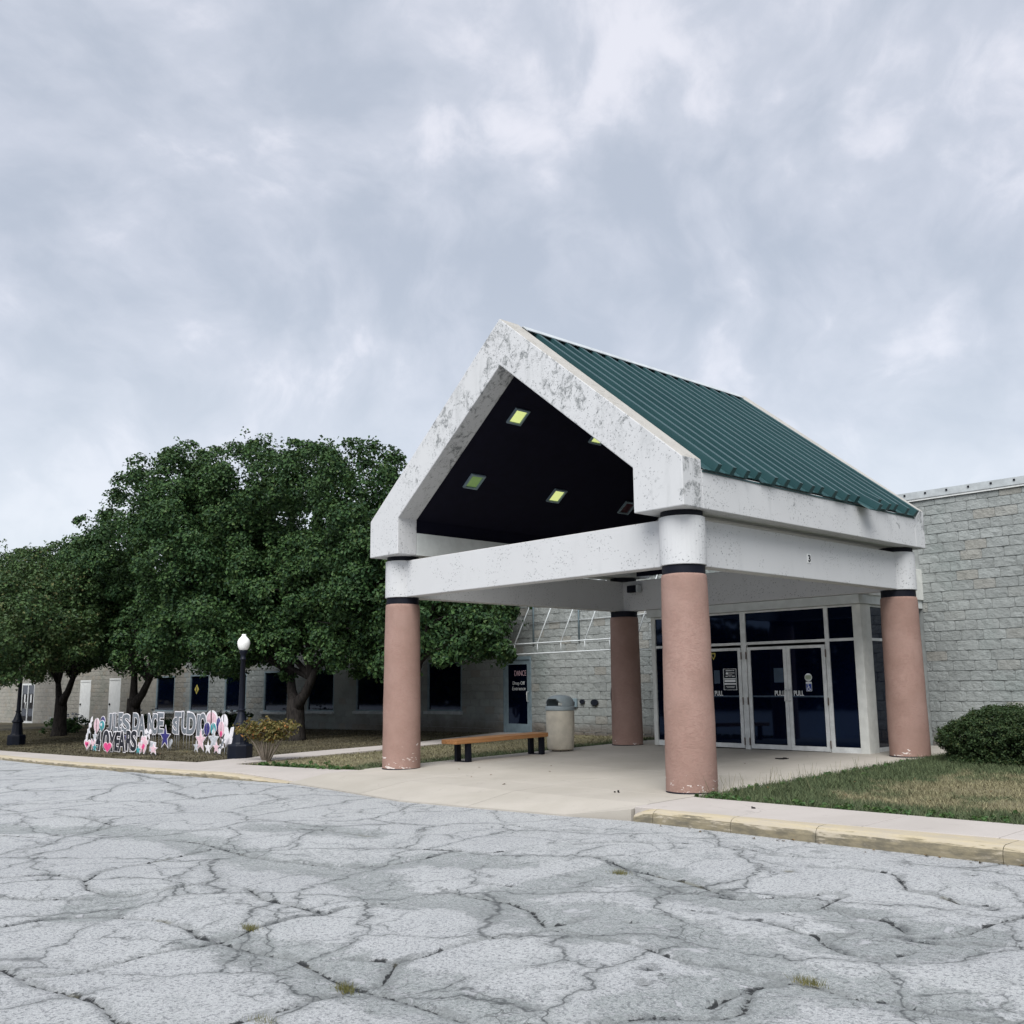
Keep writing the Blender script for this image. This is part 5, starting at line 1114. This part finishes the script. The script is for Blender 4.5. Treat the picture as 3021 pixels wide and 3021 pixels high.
def build_litter():
    for x, y, s, lab in ((4.72, 4.5, .10, 'dark clump of leaf litter on the pad before the double doors'), (5.55, -.62, .035, 'small dark scrap on the pad left of the front column'), (7.86, -.93, .03, 'small dark stone at the sidewalk joint')):
        z = g(x, y); n = 10 if s > .05 else 4; mb = MB()
        for _ in range(n):
            px, py = x+random.gauss(0, s*.6), y+random.gauss(0, s*.35); r = s*random.uniform(.25, .5)
            mb.prism([(px+r*math.cos(a)*random.uniform(.7, 1.2), py+r*math.sin(a)*.7) for a in (0, 1.2, 2.4, 3.6, 4.9)], 'z', z+.001, z+random.uniform(.012, .03))
        o = obj('leaf_litter', mb, M['litter'], None, at=(x, y, z)); tag(o, lab, 'litter')
build_litter()

# ------------------------------------------------------------------ yard signs: JULES DANCE STUDIO, 40 YEARS and cut-outs
def stakes(par, x0, x1, y, ztop):
    for f in (.3, .7):
        x = x0+(x1-x0)*f; mb = MB(); mb.tube([(x, y+.004, g(x, y)-.06), (x, y+.004, ztop)], .0045, 5); obj('stake', mb, M['stake'], par)
def letters(rows, word_of, mat, group, mk):
    for i, (ch, y, x0, x1, z0, z1) in enumerate(rows):
        xm, xh = (x0+x1)/2, (x1-x0)*.46; x0, x1 = xm-xh, xm+xh; front = (i % 2 == 1) if (len(rows) > 10 and i >= 10) else (i % 2 == 0)
        yy = y+(-.015 if front else .018)-.002*i; zg = g((x0+x1)/2, yy)
        t = thing('yard_letter', mk(i, ch), 'yard sign letter', ((x0+x1)/2, yy, zg), group)
        e = .022; fb = frame_of(ch, .07)
        obj('backing', text_mb(ch, x0-e, x1+e, z0-.015, z1+.015, yy, .006, .07), M['swhite'], t)
        obj('face', text_mb(ch, x0-e, x1+e, z0-.015, z1+.015, yy-.0065, .003, .036, frame=fb), M[mat], t)
        stakes(t, x0, x1, yy+.004, z0+.1)
ORD = ['first', 'second', 'third', 'fourth', 'fifth', 'sixth']
def mk1(i, ch):
    w, k = (('JULES', i) if i < 5 else ('DANCE', i-5) if i < 10 else ('STUDIO', i-10)); return f'grey white edged yard letter {ch}, {ORD[k]} in the word {w}'
letters(STUDIO, None, 'sgrey', 'letters of JULES DANCE STUDIO on the lawn', mk1)
letters(YEARS, None, 'sblack', 'letters of 40 YEARS on the lawn', lambda i, ch: f'black white edged yard letter {ch}, {ORD[i] if i < 2 else ORD[i-2]} in the {"number 40" if i < 2 else "word YEARS"}')
def star(n=5, r=.42): return [(.5*math.sin(i*math.pi/n)*(1 if i % 2 == 0 else r), .5*math.cos(i*math.pi/n)*(1 if i % 2 == 0 else r)) for i in range(2*n)]
def heart():
    p = []
    for i in range(28):
        a = 2*math.pi*i/28; p.append((16*math.sin(a)**3, 13*math.cos(a)-5*math.cos(2*a)-2*math.cos(3*a)-math.cos(4*a)))
    return p
def balloon(): return [(.40*math.sin(a)*(1 if math.cos(a) > -.2 else 1-.22*(-math.cos(a)-.2)), .46*math.cos(a)+.04) for a in [2*math.pi*i/26 for i in range(26)] if math.cos(a) > -.985]+[(-.05, -.5), (.05, -.5)][::1]
def butterfly(): return [(0, .1), (.15, .45), (.42, .5), (.5, .2), (.3, .02), (.42, -.2), (.3, -.45), (.1, -.3), (0, -.48), (-.1, -.3), (-.3, -.45), (-.42, -.2), (-.3, .02), (-.5, .2), (-.42, .5), (-.15, .45)]
def swirl(): return [(-.5, -.5), (-.2, -.5), (-.1, -.25), (.15, -.2), (.1, .0), (.35, .05), (.3, .25), (.5, .3), (.42, .5), (.2, .42), (.12, .2), (-.1, .22), (-.08, .0), (-.32, -.05), (-.28, -.25), (-.5, -.3)]
def slippers(): return [(-.5, -.1), (-.42, .1), (-.25, .05), (-.2, .4), (-.08, .5), (.02, .32), (.12, .5), (.3, .45), (.34, .2), (.5, .3), (.48, .05), (.36, -.02), (.30, -.25), (.16, -.5), (.05, -.5), (.05, -.2), (-.02, -.12), (-.10, -.45), (-.25, -.5), (-.3, -.2), (-.4, -.25)]
def bow(): return [(0, .12), (.3, .5), (.5, .3), (.45, 0), (.2, -.05), (.3, -.5), (.12, -.45), (0, -.12), (-.12, -.45), (-.3, -.5), (-.2, -.05), (-.45, 0), (-.5, .3), (-.3, .5)]
def block(): return [(-.5, -.5), (.4, -.5), (.5, .4), (-.4, .5)]
def cutout(shape, y, x0, x1, z0, z1, mat, name, label, cat, rim=.82, edge='swhite', group='sparkly yard cut-outs around the letters', mark=None):
    pts = shape(); xs = [p[0] for p in pts]; zs = [p[1] for p in pts]; cx, cz = (min(xs)+max(xs))/2, (min(zs)+max(zs))/2; sx, sz = max(xs)-min(xs), max(zs)-min(zs)
    X, Z = (x0+x1)/2, (z0+z1)/2
    def P(f): return [(X+(px-cx)/sx*(x1-x0)*f, Z+(pz-cz)/sz*(z1-z0)*f) for px, pz in pts]
    t = thing(name, label, cat, (X, y, g(X, y)), group)
    mb = MB(); mb.prism(P(1), 'y', y-.006, y); obj('backing', mb, M[edge], t)
    if rim: mb = MB(); mb.prism(P(rim), 'y', y-.010, y-.0065); obj('face', mb, M[mat], t)
    if mark:
        for mm, f, dx, dz in mark:
            mb = MB(); mb.prism([(a+dx*(x1-x0), b+dz*(z1-z0)) for a, b in P(f)], 'y', y-.0135, y-.0105); obj('marking', mb, M[mm], t)
    stakes(t, x0, x1, y+.004, z0+(z1-z0)*.35)
S_ = 'cut-out'
cutout(heart, -.85, -12.62, -12.15, -.15, .13, 'spink', 'heart_sign', 'pink heart cut-out at the left end of the 40 YEARS row', S_, .8, 'swhite', mark=[('shot', .5, -.05, .02), ('swhite', .2, .05, -.02)])
cutout(swirl, -.60, -13.2, -12.78, .08, .70, 'swhite', 'swirl_sign', 'white curling cut-out rising at the left end of the letters', S_, .8, mark=[('ssilver', .45, .0, -.1)])
cutout(star, -.50, -13.02, -12.66, -.02, .38, 'ssilver', 'star_sign', 'glittery silver star behind the number 40', S_)
cutout(bow, -.56, -12.95, -12.6, -.17, .13, 'spink', 'bow_sign', 'pink bow cut-out between heart and teal star', S_, .85)
cutout(star, -.80, -12.18, -11.82, -.16, .05, 'steal', 'star_sign', 'teal star in front of the number 4', S_, .9)
cutout(heart, -.95, -11.05, -10.5, -.15, .12, 'shot', 'heart_sign', 'hot pink heart in front of the number 0', S_, .85, 'spink')
cutout(balloon, .30, -15.1, -14.66, .14, .6, 'spink', 'balloon_sign', 'large pink balloon cut-out left of JULES', S_, .88)
cutout(balloon, .36, -14.78, -14.42, .32, .66, 'snavy', 'balloon_sign', 'navy balloon cut-out behind the teal balloon left of JULES', S_, .86)
cutout(balloon, .27, -14.62, -14.2, .22, .55, 'steal', 'balloon_sign', 'teal balloon cut-out left of JULES', S_, .86, mark=[('swhite', .3, -.1, .1)])
cutout(balloon, .52, -14.5, -14.06, .26, .72, 'spink', 'balloon_sign', 'pale pink balloon touching the letter J', S_, .93)
cutout(star, -.30, -11.40, -11.10, .10, .32, 'snavy', 'star_sign', 'purple star half hidden behind the letter R', S_, .85)
cutout(star, -.85, -9.32, -9.02, -.10, .10, 'steal', 'star_sign', 'teal star at the right end of YEARS', S_, .9)
cutout(slippers, -.75, -9.45, -8.85, -.10, .33, 'spink', 'slipper_sign', 'pink ballet slippers cut-out right of YEARS', S_, .86, mark=[('shot', .3, .05, -.12), ('swhite', .25, -.12, .1)])
cutout(bow, -.70, -9.2, -8.82, .24, .48, 'swhite', 'bow_sign', 'white ribbon bow above the pink ballet slippers', S_, .8, mark=[('sgrey', .25, 0, 0)])
cutout(block, -.68, -8.95, -8.58, -.04, .2, 'ssilver', 'gift_sign', 'silver square cut-out beside the ballet slippers', S_, .85)
cutout(star, -.82, -8.63, -8.15, -.08, .18, 'spink', 'star_sign', 'pale pink star alone below the letter E', S_, .8)
cutout(star, .18, -10.37, -9.72, -.05, .52, 'snavy', 'star_sign', 'big navy star between DANCE and STUDIO', S_, .84)
cutout(heart, .25, -10.09, -9.77, -.07, .18, 'ssilver', 'heart_sign', 'grey silver heart beside the big navy star', S_, .9, 'ssilver')
cutout(star, .28, -8.6, -8.02, -.06, .48, 'spink', 'star_sign', 'tall pink star under the last letter O', S_, .86)
cutout(star, .33, -8.03, -7.48, -.02, .5, 'ssilver', 'star_sign', 'tall glitter silver star below the teal balloon', S_, .86)
cutout(star, .16, -8.43, -8.14, -.07, .2, 'ssilver', 'star_sign', 'small silver star left of the tall pink star', S_, .86)
cutout(star, .10, -7.73, -7.38, -.07, .22, 'swhite', 'star_sign', 'small white star between the two tall stars', S_, .8)
cutout(star, .08, -7.27, -6.93, -.05, .23, 'spink', 'star_sign', 'small pink star right of the tall silver star', S_, .86)
cutout(balloon, .62, -8.78, -8.17, .42, .88, 'spink', 'balloon_sign', 'large white edged pink balloon above the letter O', S_, .8)
cutout(balloon, .40, -8.41, -8.08, .26, .62, 'snavy', 'balloon_sign', 'navy balloon cut-out over the letter O', S_, .88)
cutout(balloon, .43, -8.15, -7.83, .29, .61, 'steal', 'balloon_sign', 'teal dripping balloon cut-out right of the letter O', S_, .88, mark=[('swhite', .35, .05, -.2)])
cutout(balloon, .52, -8.03, -7.80, .30, .75, 'snavy', 'balloon_sign', 'narrow navy balloon between the pink and white balloons', S_, .86)
cutout(balloon, .58, -7.95, -7.57, .34, .80, 'swhite', 'balloon_sign', 'white balloon cut-out at the right end of STUDIO', S_, .86)
cutout(balloon, .50, -7.88, -7.56, .22, .65, 'spink', 'balloon_sign', 'pink balloon with a hot pink tip at the right end', S_, .9, mark=[('shot', .35, 0, -.22)])
cutout(swirl, .10, -7.06, -6.64, -.05, .40, 'swhite', 'swirl_sign', 'white and black swirl cut-out near the lamp post', S_, .85, mark=[('sgrey', .5, 0, 0)])
cutout(butterfly, .20, -6.99, -6.50, .06, .55, 'swhite', 'butterfly_sign', 'white butterfly cut-out beside the lamp post', S_, .9)

# ------------------------------------------------------------------ the wood across the lot, seen mirrored in the dark glass
def build_treeline():
    n = 9000; x = RNG.uniform(-230, 150, n); h = 9+2.5*np.sin(x*.11)+1.8*np.sin(x*.31+2)+1.2*np.sin(x*.9); z = -1.8+h*RNG.uniform(0, 1, n)**.8; y = -78+RNG.normal(0, 2.2, n)
    V, F = leaf_cloud(np.stack([x, y, z], 1), np.full(n, 1.3), 4, 1.5)
    o = link('treeline', np_mesh('treeline', V, F, 4), M['farleaf']); o['kind'] = 'stuff'; tag(o, 'dark wood across the parking lot mirrored in the windows', 'wood')
build_treeline()
